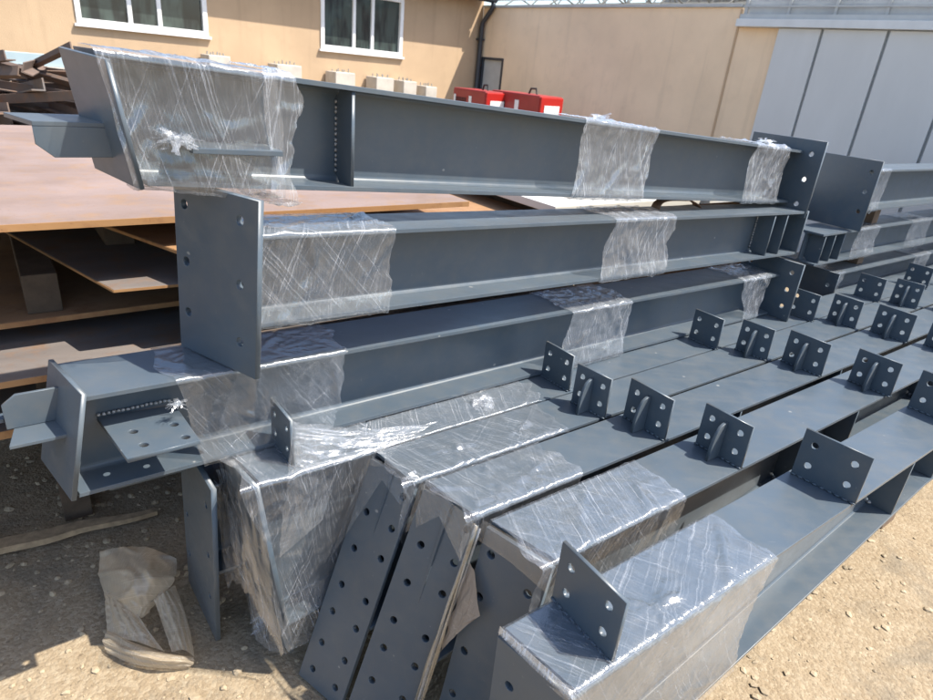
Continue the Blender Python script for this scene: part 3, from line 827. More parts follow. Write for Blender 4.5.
sheet_plate('steel_sheet', 'thin rusty sheet lying on the back of the topmost pink sheet', .55, 1.28, -4.0, -2.75, 1.3122, .012, RUST_PINK)
quad_sheet('steel_sheet', 'orange rusty sheet directly under the topmost pink sheet, beside the bolted end plate', [(.475, -1.99), (2.1, -1.97), (2.1, -3.9), (-.25, -3.9)], 1.195, .012, RUST_ORANGE)
quad_sheet('steel_sheet', 'dark sheet with pointed corner jutting out between the rusty sheets', [(.245, -2.10), (2.1, -2.00), (2.1, -3.7), (-.22, -3.7)], 1.085, .010, RUST_DARK)
sheet_plate('steel_sheet', 'wide orange edged sheet below the dark jutting sheet', -1.6, 2.2, -4.0, -2.32, .930, .020, RUST_ORANGE, R(1.2))
sheet_plate('steel_sheet', 'lowest dark grey sheet, just behind the boxed end of the steel beam', -1.5, 2.3, -4.0, -2.06, .842, .022, RUST_DARK, R(-.5))
sheet_plate('steel_sheet', 'shaded rusty sheet low in the stack, second lowest from the ground', -1.5, 2.3, -4.0, -2.2, .60, .03, RUST_DARK)
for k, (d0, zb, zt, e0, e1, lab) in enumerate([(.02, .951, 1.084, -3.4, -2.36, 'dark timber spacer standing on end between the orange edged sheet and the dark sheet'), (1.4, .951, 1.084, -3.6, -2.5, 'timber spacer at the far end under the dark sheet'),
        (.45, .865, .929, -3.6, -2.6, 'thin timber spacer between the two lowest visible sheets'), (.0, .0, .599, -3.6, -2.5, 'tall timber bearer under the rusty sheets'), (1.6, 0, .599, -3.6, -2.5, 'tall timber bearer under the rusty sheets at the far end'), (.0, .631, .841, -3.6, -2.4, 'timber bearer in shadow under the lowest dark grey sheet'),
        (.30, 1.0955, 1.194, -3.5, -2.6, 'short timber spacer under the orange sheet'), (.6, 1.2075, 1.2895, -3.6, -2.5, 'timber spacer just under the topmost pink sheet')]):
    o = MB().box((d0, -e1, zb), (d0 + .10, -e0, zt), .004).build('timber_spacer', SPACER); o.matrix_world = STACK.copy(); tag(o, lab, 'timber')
# pale board behind the middle beam
o = MB().box((1.98, 1.98, 1.265), (5.0, 4.2, 1.30), .003).build('pale_board', WHITE_BOARD); o.matrix_world = STACK.copy()
tag(o, 'pale sunlit board lying behind the middle beam', 'board')
for k, d0 in enumerate((2.3, 4.3)):
    o = MB().box((d0, 2.2, 0), (d0 + .12, 3.9, 1.264), .004).build('timber_bearer', TIMBER); o.matrix_world = STACK.copy()
    tag(o, ['tall timber bearer under the pale board, nearer one', 'tall timber bearer under the pale board, farther one'][k], 'timber')
# brown strap: an arched ribbon on the middle beam's top flange
sm = MB(); rings_ = []
for k in range(29):
    t = k / 28; x = 2.20 + .30 * t; z = 1.357 - .0319 * (x - 2.3) + .038 * math.sin(math.pi * t) ** .55 * (1 if 0 < k < 28 else 0)
    sh = .018 * math.sin(k * .33)
    rings_.append([(x, 1.60 + sh, z), (x + .014, 1.655 + sh * .6, z + .001), (x + .014, 1.655 + sh * .6, z + .0045), (x, 1.60 + sh, z + .0035)])
sm.loft(rings_); o = sm.build('webbing_strap', STRAP, None, True); o.matrix_world = STACK.copy()
tag(o, 'brown strap arched up on top of the middle beam of the left stack', 'strap')

# ================================================================== STEEL BEAMS (stack on the left)
TF = .012
def film_fn(S, E_): return lambda d: sect(S, E_, d)
def cut_sec(fn, **kw):
    def f(d):
        s = dict(fn(d)); s.update({k: v(d, s) if callable(v) else v for k, v in kw.items()}); return s
    return f

# ---- A1 top beam
S1 = dict(d=.215, e0=-1.70, e1=-1.50, zb=1.526, zt=1.786); E1 = dict(d=3.235, e0=-1.80, e1=-1.60, zb=1.345, zt=1.600)
a1 = thing('steel_beam', 'topmost beam of the left stack, slanted end plate and flat cleat sticking out left', 'steel beam', (1.6, 1.6, 1.51), None, 'slate grey beams stacked on the left')
S1b = dict(S1); S1b.update(dn=.24, d=.19, lean=.03); ibeam(a1, S1b, E1)
quad_plate('end_plate', STEEL, a1, V(.203, -1.705, 1.530), V(.258, -1.495, 1.520), V(.168, -1.705, 1.782), V(.222, -1.495, 1.790), [], .010)
stiffener(a1, S1, E1, .765, True, .010); stiffener(a1, S1, E1, .765, False, .010, False)
# end cleat: an angle with a chamfered corner, flat leg on top
c = MB(); c.hexa([V(.045, -1.73, 1.634), V(.20, -1.73, 1.634), V(.22, -1.585, 1.634), V(.085, -1.585, 1.634), V(.045, -1.73, 1.644), V(.20, -1.73, 1.644), V(.22, -1.585, 1.644), V(.085, -1.585, 1.644)], .0015)
cl = c.build('end_cleat', STEEL, a1)
plate('cleat_leg', STEEL, a1, V(.085, -1.59, 1.634), V(1, .0, 0), (0, 0, -1), [(0, 0), (.142, 0), (.15, .062), (.03, .062), (0, .035)], (), .009)
# inner seat plate
c = MB(); c.hexa([V(.34, -1.6, 1.598), V(.56, -1.6, 1.592), V(.56, -1.47, 1.592), V(.36, -1.47, 1.598), V(.34, -1.6, 1.610), V(.56, -1.6, 1.604), V(.56, -1.47, 1.604), V(.36, -1.47, 1.610)], .0015); c.build('seat_plate', STEEL, a1)
# right end plate
plate('end_plate', STEEL, a1, V(3.245, -1.885, 1.290), V(0, 1, 0), (0, 0, 1), [(0, 0), (.385, 0), (.385, .365), (0, .365)],
      [(.055, .06, .012), (.055, .18, .012), (.055, .30, .012), (.325, .06, .012), (.325, .18, .012), (.325, .30, .012)], .014)
f1 = film_fn(S1, E1)
f1w = lambda d: dict(f1(d), e1=f1(d)['e1'] + (.0 if d < .30 or d > .58 else .035 * math.sin(math.pi * (d - .30) / .28)), zb=f1(d)['zb'] - .012 * max(0, (d - .3) / .3))
wrap(a1, .205, .575, f1w, FILM[0], .006, .012, 1.0, .035, .005, wf=.8, skew=.0)
wrap(a1, .525, .60, lambda d: dict(f1(d), zb=f1(d)['zb'] - .018, e1=f1(d)['e1'] + .016), FILM_THICK, .012, .03, 1.7, 0, .010, name='film_fold')
wrap(a1, 1.63, 2.03, f1, FILM_BAND, .008, .02, 2.0, -.03, .004)
wrap(a1, 2.78, 3.10, f1, FILM_BAND, .009, .02, 3.0, -.02, .004)
tuft(a1, V(1.86, -1.70, 1.69), .05, 34, FILM_THICK, 5)
tuft(a1, V(2.92, -1.63, 1.625), .055, 60, FILM_THICK, 6)
tuft(a1, V(.555, -1.505, 1.765), .035, 26, FILM_THICK, 7)
tuft(a1, V(.335, -1.485, 1.62), .055, 50, FILM_THICK, 8)

# ---- A2 middle beam with tall bolted end plate
S2 = dict(d=.45, e0=-1.66, e1=-1.465, zb=1.172, zt=1.412); E2 = dict(d=3.27, e0=-1.70, e1=-1.505, zb=1.100, zt=1.322)
a2 = thing('steel_beam', 'middle beam of the left stack, with tall six hole plate at its left end', 'steel beam', (1.8, 1.6, 1.08), None, 'slate grey beams stacked on the left')
S2b = dict(S2); S2b.update(d=.382, dn=.458); ibeam(a2, S2b, E2)
quad_plate('end_plate', STEEL, a2, V(.352, -1.715, 1.0475), V(.462, -1.432, 1.0475), V(.362, -1.66, 1.512), V(.472, -1.377, 1.512),
           [(.13, .88, .0125), (.13, .56, .0125), (.13, .25, .0125), (.80, .88, .0125), (.80, .535, .0125), (.80, .195, .0125)], .016)
for dd in (2.97, 3.09): stiffener(a2, S2, E2, dd, True, .010, dd == 2.97)
for dd in (2.97, 3.09): stiffener(a2, S2, E2, dd, False, .010, False)
plate('end_plate', STEEL, a2, V(3.28, -1.70, 1.098), V(0, 1, 0), (0, 0, 1), [(0, 0), (.195, 0), (.195, .224), (0, .224)], [], .012)
f2 = film_fn(S2, E2)
wrap(a2, .465, .865, f2, FILM[1], .006, .016, 4.0, 0, .004)
wrap(a2, 1.79, 2.17, f2, FILM_BAND, .007, .025, 5.0, -.02, .004)

# ---- A3 lower beam with boxed end
S3 = dict(d=.07, e0=-1.725, e1=-1.515, zb=.776, zt=1.046); E3 = dict(d=3.20, e0=-1.725, e1=-1.515, zb=.778, zt=.998)
a3 = thing('steel_beam', 'lowest long beam of the left stack, open box end with four hole seat plate', 'steel beam', (1.6, 1.62, .77), None, 'slate grey beams stacked on the left')
S3b = dict(S3); S3b.update(d=.045, dn=.088, lean=-.05); ibeam(a3, S3b, E3)
quad_plate('end_plate', STEEL, a3, V(-.018, -1.735, .776), V(.026, -1.508, .776), V(.042, -1.735, 1.056), V(.086, -1.508, 1.056), [], .012)
c = MB(); c.hexa([V(-.06, -1.66, .918), V(.055, -1.66, .918), V(.07, -1.57, .918), V(-.075, -1.57, .918), V(-.06, -1.66, .927), V(.055, -1.66, .927), V(.07, -1.57, .927), V(-.075, -1.57, .927)], .0015)
c.build('end_cleat', STEEL, a3)
plate('cleat_leg', STEEL, a3, V(-.075, -1.655, .928), V(1, 0, 0), (0, 0, 1), [(0, 0), (.135, 0), (.135, .088), (.03, .088), (0, .065)], (), .009)
c = MB(); c.box(V(-.25, -1.70, .940), V(-.077, -1.667, .950), .001); c.build('cleat_tongue', STEEL, a3)
q0 = V(.104, -1.660, .926); uS = Vector((.036, -.27, 0)).normalized(); vS = Vector((.183, -.020, 0)).normalized()
s = plate('seat_plate', STEEL, a3, q0, uS, vS, [(.045, 0), (.272, 0), (.250, .165), (.045, .182)], [(.150, .050, .0105), (.150, .142, .0105), (.222, .050, .0105), (.222, .142, .0105)], .012)
b = MB()
for k in range(16): b.blob(V(.115 + k * .011, -1.609, .9415 + random.uniform(-.001, .001)), (.006, .005, .005), 1, .4, 3, k)
wb = b.build('weld_bead', WELD, s, True)
plate('end_plate', STEEL, a3, V(3.21, -1.74, .772), V(0, 1, 0), (0, 0, 1), [(0, 0), (.33, 0), (.33, .305), (0, .305)],
      [(.28, .07, .012), (.28, .16, .012), (.28, .25, .012), (.05, .07, .012), (.05, .25, .012)], .014)
f3 = film_fn(S3, E3)
wrap(a3, .27, .76, f3, FILM[2], .007, .025, 6.0, .06, .004, skew=-.05)
wrap(a3, 1.66, 2.02, cut_sec(f3, e1=lambda d, s: s['e1'] + .012), FILM_BAND, .012, .02, 7.0, 0, .005, wf=.6)
wrap(a3, 2.86, 3.12, f3, FILM_BAND, .009, .02, 8.0, .10, .004, skew=-.03)
tuft(a3, V(.28, -1.50, .985), .03, 26, FILM_THICK, 9)

# ---- A4 short piece on the ground with leaning end plate
a4 = thing('steel_beam', 'bottom beam under the left stack, dark leaning end plate standing on the ground', 'steel beam', (.7, 1.7, 0), None, 'slate grey beams stacked on the left')
quad_plate('end_plate', STEEL, a4, V(.338, -1.935, .0), V(.345, -1.618, .0), V(.338, -1.815, .700), V(.345, -1.494, .700),
           [(.84, .86, .0125), (.84, .555, .0125), (.84, .27, .0125), (.13, .86, .0125), (.13, .555, .0125), (.13, .27, .0125)], .016)
S4 = dict(d=.358, e0=-1.80, e1=-1.595, zb=.30, zt=.64); E4 = dict(d=1.15, e0=-1.80, e1=-1.595, zb=.30, zt=.64)
ibeam(a4, S4, E4)
c = MB(); c.hexa([V(.12, -1.92, .63), V(.326, -1.90, .63), V(.326, -1.72, .63), V(.12, -1.72, .63), V(.045, -1.85, .765), V(.326, -1.83, .765), V(.326, -1.60, .765), V(.045, -1.60, .765)], .002); c.build('end_stub', STEEL, a4)  # near face slanted inward and down, shaped so the stub turns darker
wrap(a4, .375, .395 + .2, film_fn(S4, E4), FILM[0], .006, .02, 9.2, 0, .004)
for k, (dd, zt, lab) in enumerate([(.9, .299, 'timber block under the bottom beam of the left stack'), (1.3, .775, 'tall timber bearer under the lowest long beam, nearer one'), (2.8, .777, 'tall timber bearer under the lowest long beam, farther one')]):
    o = MB().box((dd, 1.60 if k else 1.61, -.02), (dd + .12, 2.0, zt), .004).build('timber_bearer', TIMBER); o.matrix_world = STACK.copy(); tag(o, lab, 'timber')

# ================================================================== GIRDERS (row on the right)
ZT = .77
def girder(label, e0, e1, dl, dr, dbl, dbr, cleats, plate_holes, ftop, film, gus, cw, ch, flen, kind='out', seed=0., zpl=0.0, dend=6.3):
    g_ = thing('steel_girder', label, 'steel girder', (2.6, -(e0 + e1) / 2, 0), None, 'slate grey girders in a row on the right')
    dm = (dl + dr) / 2
    lean_per_m = ((dl - dbl) + (dr - dbr)) / 2 / .77
    zb0 = .272 + (dm - .75) * .157
    tf = .011
    # top flange, bottom flange (sloping haunch then level), web
    zk = .565; dk = 2.60
    def dd(e, z):                      # end face of the girder at (e,z)
        k = (e - e0) / (e1 - e0); return lin(dl, dr, k) - lin((dl - dbl), (dr - dbr), k) / .77 * (ZT - z) + .009
    c = MB(); c.hexa([V(dd(e0, ZT), e0, ZT - tf), V(dend, e0, ZT - tf), V(dend, e1, ZT - tf), V(dd(e1, ZT), e1, ZT - tf), V(dd(e0, ZT), e0, ZT), V(dend, e0, ZT), V(dend, e1, ZT), V(dd(e1, ZT), e1, ZT)], .0015); c.build('flange', STEEL, g_)
    c = MB()
    ws, we = dd(e0, zb0 + .05), dd(e1, zb0 + .05)
    c.hexa([V(ws, e0, zb0), V(dk, e0, zk), V(dk, e1, zk), V(we, e1, zb0), V(ws, e0, zb0 + tf), V(dk, e0, zk + tf), V(dk, e1, zk + tf), V(we, e1, zb0 + tf)], .0012)
    c.hexa([V(dk + .0005, e0, zk), V(dend, e0, zk), V(dend, e1, zk), V(dk + .0005, e1, zk), V(dk + .0005, e0, zk + tf), V(dend, e0, zk + tf), V(dend, e1, zk + tf), V(dk + .0005, e1, zk + tf)], .0012)
    c.build('flange', STEEL, g_)
    em = (e0 + e1) / 2; h = .004; r = .010
    rings = []
    for (d, zb, st) in ((None, zb0, 1), (dk, zk, 0), (dend, zk, 0)):
        prf = []
        for k in range(4):
            a = math.pi / 2 * k / 3; prf.append((em + h + r - r * math.sin(a), zb + tf + r - r * math.cos(a)))
        for k in range(4):
            a = math.pi / 2 * k / 3; prf.append((em + h + r - r * math.cos(a), ZT - tf - r + r * math.sin(a)))
        prf += [(2 * em - e, z) for e, z in prf[::-1]]
        rings.append([V(dd(e, z) if st else d, e, z) for e, z in prf])
    MB().loft(rings).build('web', STEEL, g_)
    for (d, e, yw) in cleats: add_cleat(g_, d, e, ZT + .0005, cw if d > 1.2 or cw < .15 else cw, ch * random.uniform(.97, 1.03), gus, R(yw))
    # end plate
    quad_plate('end_plate', STEEL, g_, V(dbl + (dl - dbl) * zpl / .77, e0, zpl), V(dbr + (dr - dbr) * zpl / .77, e1, zpl), V(dl - .002, e0, ftop), V(dr - .002, e1, ftop), plate_holes, .016)
    return g_

def fn_top(e0, e1, zb): return lambda d: dict(e0=e0, e1=e1, zb=zb(d) if callable(zb) else zb, zt=ZT)
zbf = lambda d: .272 + (d - .75) * .157
H5 = [.155, .31, .50, .665, .84]
h2 = [(.76, .95 - .0, .0115), (.76, .825, .0115), (.76, .70, .0115), (.76, .53, .0115), (.76, .415, .0115), (.76, .26, .0115), (.76, .12, .0115),
      (.24, .80, .0115), (.24, .64, .0115), (.24, .48, .0115), (.24, .33, .0115), (.24, .16, .0115)]
h2 = [(.78, y, .0115) for y in (.93, .795, .665, .475, .35, .2, .07)] + [(.24, y, .0115) for y in (.80, .64, .475, .35, .2, .07)]

# B1 nearest the stack
B1 = (-1.560, -1.366)
b1 = girder('left girder of the right row, leftmost end wrapped in torn film, plain cleats', *B1, .400, .428, .49, .515,
            [(.537, -1.478, 0), (1.58, -1.445, 0), (2.495, -1.428, 0), (3.356, -1.42, 0), (4.15, -1.415, 0), (4.834, -1.40, 0), (5.6, -1.41, 0)],
            [(.3, .3, .011), (.7, .3, .011), (.3, .6, .011), (.7, .6, .011)], .762, FILM[0], False, .147, .142, 1.6, zpl=.10)
B2 = (-1.358, -1.178)
b2 = girder('second girder from the left stack, slanted plate with many holes, finned cleats', *B2, .765, .782, .525, .582,
            [(1.545, -1.24, 6), (2.60, -1.25, 5), (3.487, -1.262, 2), (4.25, -1.25, 4), (5.1, -1.25, 0)], h2, .75, FILM[1], True, .145, .150, 1.4)
B3 = (-1.162, -.974)
b3 = girder('middle girder of the right row, slanted plate in the centre with film strands beside it', *B3, .822, .850, .59, .672,
            [(1.628, -1.06, 0), (2.68, -1.06, 0), (3.545, -1.05, 0), (4.4, -1.05, 0), (5.3, -1.05, 0)], h2, .75, FILM[2], True, .175, .152, 1.25)
B4 = (-.944, -.748)
b4 = girder('second girder from the front, torn film scrap hanging on its end plate', *B4, .875, .925, .752, .80,
            [(1.714, -.83, 0), (2.765, -.815, 0), (3.62, -.83, 0), (4.5, -.83, 0), (5.4, -.83, 0)], [(.80, .865, .012), (.17, .915, .012), (.80, .73, .012), (.80, .6, .012), (.17, .74, .012), (.17, .5, .012), (.17, .3, .012), (.8, .4, .012), (.8, .2, .012)], .757, FILM[0], True, .165, .152, 1.44)
B5 = (-.664, -.474)
b5 = girder('frontmost girder nearest the camera, wrapped end with plain four hole cleat', *B5, .690, .715, .705, .735,
            [(.838, -.578, -4), (1.852, -.562, 4), (2.745, -.565, 0), (3.7, -.565, 0), (4.6, -.565, 0)], [(.24, .86, .0115), (.24, .70, .0115), (.24, .54, .0115), (.24, .38, .0115), (.76, .86, .0115), (.76, .70, .0115), (.76, .54, .0115)], .757, FILM[1], False, .188, .162, 1.42)
# web stiffeners on the front girder and its neighbours
for gg, (e0, e1), dl_ in ((b5, B5, (2.34, 2.66, 3.5)), (b4, B4, (2.2, 2.55, 3.4)), (b3, B3, (2.1, 2.9)), (b2, B2, (2.0, 3.0)), (b1, B1, (2.2,))):
    em = (e0 + e1) / 2
    for d_ in dl_:
        zb_ = min(.565, .272 + (d_ - .75) * .157) + .0125
        hh = ZT - .0115 - zb_; ww = e1 - .004 - em - .005
        st = plate('stiffener', STEEL, gg, V(d_, em + .005, zb_), V(0, 1, 0), (0, 0, 1), [(.018, 0), (ww, 0), (ww, hh), (.018, hh), (0, hh - .018), (0, .018)], (), .010)
        b = MB(); b.blob(V(d_ - .008, em + .016, zb_ + .006), (.008, .008, .007), 2, .4, 4, d_); wb = b.build('weld_bead', WELD, st, True)

# films on the girders
# B1: end and torn cover
wrap(b1, .388, .83, fn_top(B1[0], B1[1], .12), FILM[0], .010, .03, 11.0, .10, .006, sides='open', skew=-.10, wf=.7)
sheet(b1, [V(.545, -1.40, .905), V(.545, -1.395, .86), V(.54, -1.39, .79)], [V(1.02, -1.40, .783), V(.86, -1.355, .778), V(.62, -1.352, .772)], 30, 40, FILM[1], .012, 2.2, sag=.02, uvs=(.25, .45))
sheet(b1, [V(.545, -1.42, .905), V(.535, -1.395, .90), V(.525, -1.385, .86)], [V(.75, -1.49, .785), V(.60, -1.345, .60), V(.47, -1.345, .52)], 24, 40, FILM[2], .012, 3.4, sag=.0, uvs=(.25, .45))
wrap(b1, .80, 1.46, fn_top(-1.535, B1[1], ZT - .014), FILM[1], .003, .05, 12.0, 0, .002, sides='open', name='stretch_wrap')
sheet(b1, [V(.385, -1.56, .775), V(.40, -1.46, .778), V(.42, -1.35, .775)], [V(.365, -1.58, .30), V(.40, -1.46, .34), V(.47, -1.35, .14)], 22, 40, FILM_CLEAR, .018, 5.1, freq=(14, 4), uvs=(.2, .5), rag=.12)
sheet(b1, [V(.375, -1.585, .70), V(.39, -1.55, .72), V(.40, -1.52, .72)], [V(.44, -1.52, .04), V(.46, -1.47, .03), V(.50, -1.40, .06)], 16, 40, FILM_THICK, .02, 6.3, freq=(12, 4), uvs=(.12, .6))
tuft(b1, V(1.235, -1.445, .775), .055, 70, FILM_THICK, 21)
tuft(b1, V(.49, -1.52, .10), .06, 40, FILM_THICK, 22, flat_=.3)
# B2
wrap(b2, .76, 1.39, fn_top(B2[0], B2[1], lambda d: ZT - .10 - .25 * max(0, 1 - (d - .76) / .3)), FILM[2], .005, .035, 13.0, .0, .004, sides='open', skew=.02, stars=((.98, -1.25, .14), (1.22, -1.24, .12), (.80, -1.19, .10)))
sheet(b2, [V(.745, -1.362, .775), V(.765, -1.26, .777), V(.772, -1.168, .777)], [V(.64, -1.375, .42), V(.745, -1.27, .735), V(.745, -1.165, .72)], 22, 16, FILM_CLEAR, .003, 7.7, uvs=(.2, .2))
sheet(b2, [V(.76, -1.30, .776), V(.75, -1.355, .76), V(.73, -1.366, .70)], [V(.86, -1.372, .55), V(.74, -1.372, .33), V(.63, -1.37, .30)], 18, 26, FILM_CLEAR, .005, 8.8, uvs=(.15, .4))
tuft(b2, V(.79, -1.19, .778), .03, 30, FILM_THICK, 23)
# B3
wrap(b3, .825, 1.25, fn_top(B3[0], B3[1], lambda d: ZT - .12), FILM[0], .006, .03, 14.0, .0, .004, sides='open', stars=((1.10, -1.04, .16), (.94, -1.01, .12), (.86, -.98, .08)))
sheet(b3, [V(.808, -1.168, .775), V(.824, -1.07, .777), V(.84, -.962, .777)], [V(.775, -1.18, .60), V(.808, -1.07, .725), V(.805, -.958, .66)], 22, 16, FILM_CLEAR, .003, 9.7, uvs=(.2, .2))
for k in range(9):
    a = random.uniform(0, .02); q = random.uniform(-.015, .015)
    MBt = MB(); n = 14
    MBt.tube([V(lin(.845, .665, t) + q * math.sin(3 * t) - .004, lin(-.957, -.952, t) + a * math.sin(t * 5 + k) * .5 + .004 * k / 4, lin(.765, .0, t)) for t in [i / n for i in range(n + 1)]], [.0015 + .0030 * abs(math.sin(i * .9 + k)) for i in range(n + 1)], 6)
    MBt.build('film_strand', FILM_DUSTY if k % 2 else FILM_THICK, b3, True)
# B4
wrap(b4, .878, 1.44, fn_top(B4[0], B4[1], lambda d: ZT - .20), FILM[1], .005, .02, 15.0, .0, .004, sides='open')
sheet(b4, [V(.862, -.955, .775), V(.888, -.85, .777), V(.915, -.742, .777)], [V(.850, -.958, .715), V(.876, -.85, .712), V(.902, -.74, .69)], 22, 12, FILM_CLEAR, .003, 10.7, uvs=(.2, .08))
sheet(b4, [V(.828, -.952, .655), V(.832, -.93, .64), V(.822, -.90, .60), V(.812, -.868, .545)], [V(.765, -.952, .36), V(.77, -.935, .40), V(.780, -.915, .45), V(.800, -.880, .525)], 40, 40, FILM_SCRAP, .024, 11.7, freq=(5, 4.5), uvs=(.12, .2), name='film_scrap')
# B5
wrap(b5, .695, 1.42, fn_top(B5[0], B5[1], lambda d: .272 + (d - .75) * .157 - .01), FILM[2], .005, .018, 16.0, .03, .005, sides='open', stars=((1.02, -.53, .14),))
for k in range(4):
    sheet(b5, [V(.688, -.668, .777), V(.70, -.57, .778), V(.713, -.468, .777)], [V(.684 + .003 * k, -.668, .76 - .012 * k), V(.694 + .003 * k, -.57, .755 - .014 * k), V(.705 + .003 * k, -.468, .76 - .013 * k)], 20, 6, FILM_THICK, .003, 12.1 + k, uvs=(.2, .03), name='film_fold')
for k, (d_, e0_, e1_, zt_) in enumerate([(3.15, -1.55, -.655, .5645), (5.4, -1.55, -.655, .5645)]):
    o = MB().box((d_, -e1_, -.02), (d_ + .14, -e0_, zt_), .004).build('timber_bearer', TIMBER); o.matrix_world = STACK.copy()
    tag(o, ['timber bearer across under the girder row, nearer one', 'timber bearer across under the girder row, farther one'][k], 'timber')

# ================================================================== FAR STACK (right edge)
def far_beam(label, d0, d1, e0, e1, zb, zt, bands, pl=None, seed=0):
    t = thing('steel_beam', label, 'steel beam', ((d0 + d1) / 2, -(e0 + e1) / 2, zb), None, 'slate grey beams in the far stack')
    S = dict(d=d0, e0=e0, e1=e1, zb=zb, zt=zt); E_ = dict(d=d1, e0=e0, e1=e1, zb=zb, zt=zt)
    ibeam(t, S, E_)
    if pl:
        pe0, pe1, pz0, pz1, hl = pl
        plate('end_plate', STEEL, t, V(d0 - .008, pe0, pz0), V(0, 1, 0), (0, 0, 1), rect(0, pe1 - pe0, 0, pz1 - pz0), hl, .014)
    for k, (a, b) in enumerate(bands): wrap(t, a, b, film_fn(S, E_), FILM[(k + seed) % 3], .005, .02, 20 + seed * 3 + k, 0, .004, du=.016)
    return t, S, E_
far_beam('top beam of the far stack, large dark end plate with three holes showing', 4.10, 8.2, -1.775, -1.58, 1.262, 1.50, [(4.12, 4.30), (5.6, 5.9)],
         (-1.94, -1.555, 1.150, 1.552, [(.34, .335, .0125), (.34, .225, .0125), (.34, .11, .0125)]), 0)
t, S, E_ = far_beam('middle beam of the far stack, its end ribs open towards the left stack', 3.75, 8.2, -1.80, -1.60, .958, 1.145, [(4.18, 4.50), (5.0, 5.35)], None, 1)
for dd in (3.80, 3.92, 4.04): stiffener(t, S, E_, dd, True, .010, False)
far_beam('bottom beam of the far stack, small dark plate with one hole near the cleats', 4.08, 8.2, -1.80, -1.60, .71, .875, [(4.1, 4.2), (5.3, 5.6)],
         (-1.80, -1.57, .70, .885, [(.18, .10, .012)]), 2)
for k, d_ in enumerate((4.5, 7.2)):
    for j, (za, zb_) in enumerate(((0, .709), (.876, .957), (1.146, 1.261))):
        o = MB().box((d_, 1.66, za), (d_ + .08, 1.85, zb_), .003).build('timber_spacer', TIMBER); o.matrix_world = STACK.copy()
        tag(o, 'timber spacer ' + ['under the bottom', 'under the middle', 'under the top'][j] + ' beam of the far stack, ' + ['nearer end', 'farther end'][k], 'timber')

# ================================================================== small things on the ground
# weathered stick
st = MB(); rings_ = []; n = 22
for k in range(n + 1):
    t = k / n; d_ = lin(-.55, .315, t); e_ = lin(-2.47, -2.37, t) + .012 * noise.noise(Vector((t * 5, 1, 2))); wv = lin(.034, .014, max(0, (t - .55) / .45)); hv = lin(.016, .009, t)
    q = noise.noise(Vector((t * 14, 3, 1))) * .004
    rings_.append([V(d_, e_ - wv + q, .012), V(d_, e_ + wv, .012), V(d_, e_ + wv * .9 + q, .012 + 2 * hv), V(d_, e_ - wv * .9, .012 + 2 * hv)])
st.loft(rings_); o = st.build('wooden_stick', WOOD); o.matrix_world = STACK.copy()
tag(o, 'weathered wooden batten lying on the ground by the left stack', 'stick')

# crumpled plastic bag against the leaning plate
bg = bmesh.new(); uvl = bg.loops.layers.uv.new('UVMap')
BAG = [
    [[(0.087, -2.174, 0.060), (0.164, -2.109, 0.100), (0.231, -2.025, 0.130), (0.299, -1.922, 0.130)],
     [(0.063, -2.061, 0.050), (0.142, -1.905, 0.160), (0.206, -1.843, 0.180), (0.270, -1.834, 0.120)],
     [(0.068, -1.956, 0.040), (0.121, -1.830, 0.120), (0.175, -1.797, 0.120), (0.210, -1.811, 0.080)],
     [(0.071, -1.909, 0.030), (0.114, -1.810, 0.070), (0.147, -1.781, 0.060), (0.177, -1.803, 0.050)]],
    [[(0.119, -2.181, 0.020), (0.173, -2.168, 0.030), (0.238, -2.099, 0.050), (0.292, -1.994, 0.060)],
     [(0.085, -2.098, 0.008), (0.152, -2.055, 0.020), (0.221, -1.990, 0.040), (0.266, -1.919, 0.040)],
     [(0.089, -1.998, 0.006), (0.129, -1.953, 0.010), (0.185, -1.903, 0.020), (0.203, -1.882, 0.020)]],
    [[(0.067, -1.982, 0.050), (0.099, -1.886, 0.090), (0.136, -1.825, 0.080)],
     [(0.057, -1.886, 0.040), (0.097, -1.805, 0.080), (0.153, -1.735, 0.060)],
     [(0.047, -1.798, 0.020), (0.111, -1.711, 0.045), (0.183, -1.637, 0.030)]],
    [[(0.048, -1.815, 0.030), (0.100, -1.713, 0.050), (0.165, -1.629, 0.050), (0.219, -1.583, 0.045), (0.257, -1.575, 0.020)],
     [(0.031, -1.790, 0.015), (0.092, -1.669, 0.050), (0.157, -1.590, 0.055), (0.214, -1.560, 0.045), (0.252, -1.556, 0.015)],
     [(0.034, -1.745, 0.004), (0.087, -1.667, 0.006), (0.155, -1.604, 0.006), (0.212, -1.568, 0.006), (0.239, -1.558, 0.004)]],
    [[(0.194, -1.798, 0.100), (0.227, -1.796, 0.120), (0.270, -1.842, 0.090)],
     [(0.200, -1.730, 0.060), (0.234, -1.721, 0.085), (0.274, -1.715, 0.050)],
     [(0.203, -1.621, 0.030), (0.234, -1.591, 0.050), (0.261, -1.577, 0.015)]],
    ]
def cr(p0, p1, p2, p3, t): return .5 * ((2 * p1) + (p2 - p0) * t + (2 * p0 - 5 * p1 + 4 * p2 - p3) * t * t + (3 * p1 - p0 - 3 * p2 + p3) * t ** 3)
def crl(P, t):
    x = t * (len(P) - 1); i = min(int(x), len(P) - 2); f = x - i
    return cr(P[i] * 2 - P[i + 1] if i == 0 else P[i - 1], P[i], P[i + 1], P[i + 1] * 2 - P[i] if i + 2 >= len(P) else P[i + 2], f)
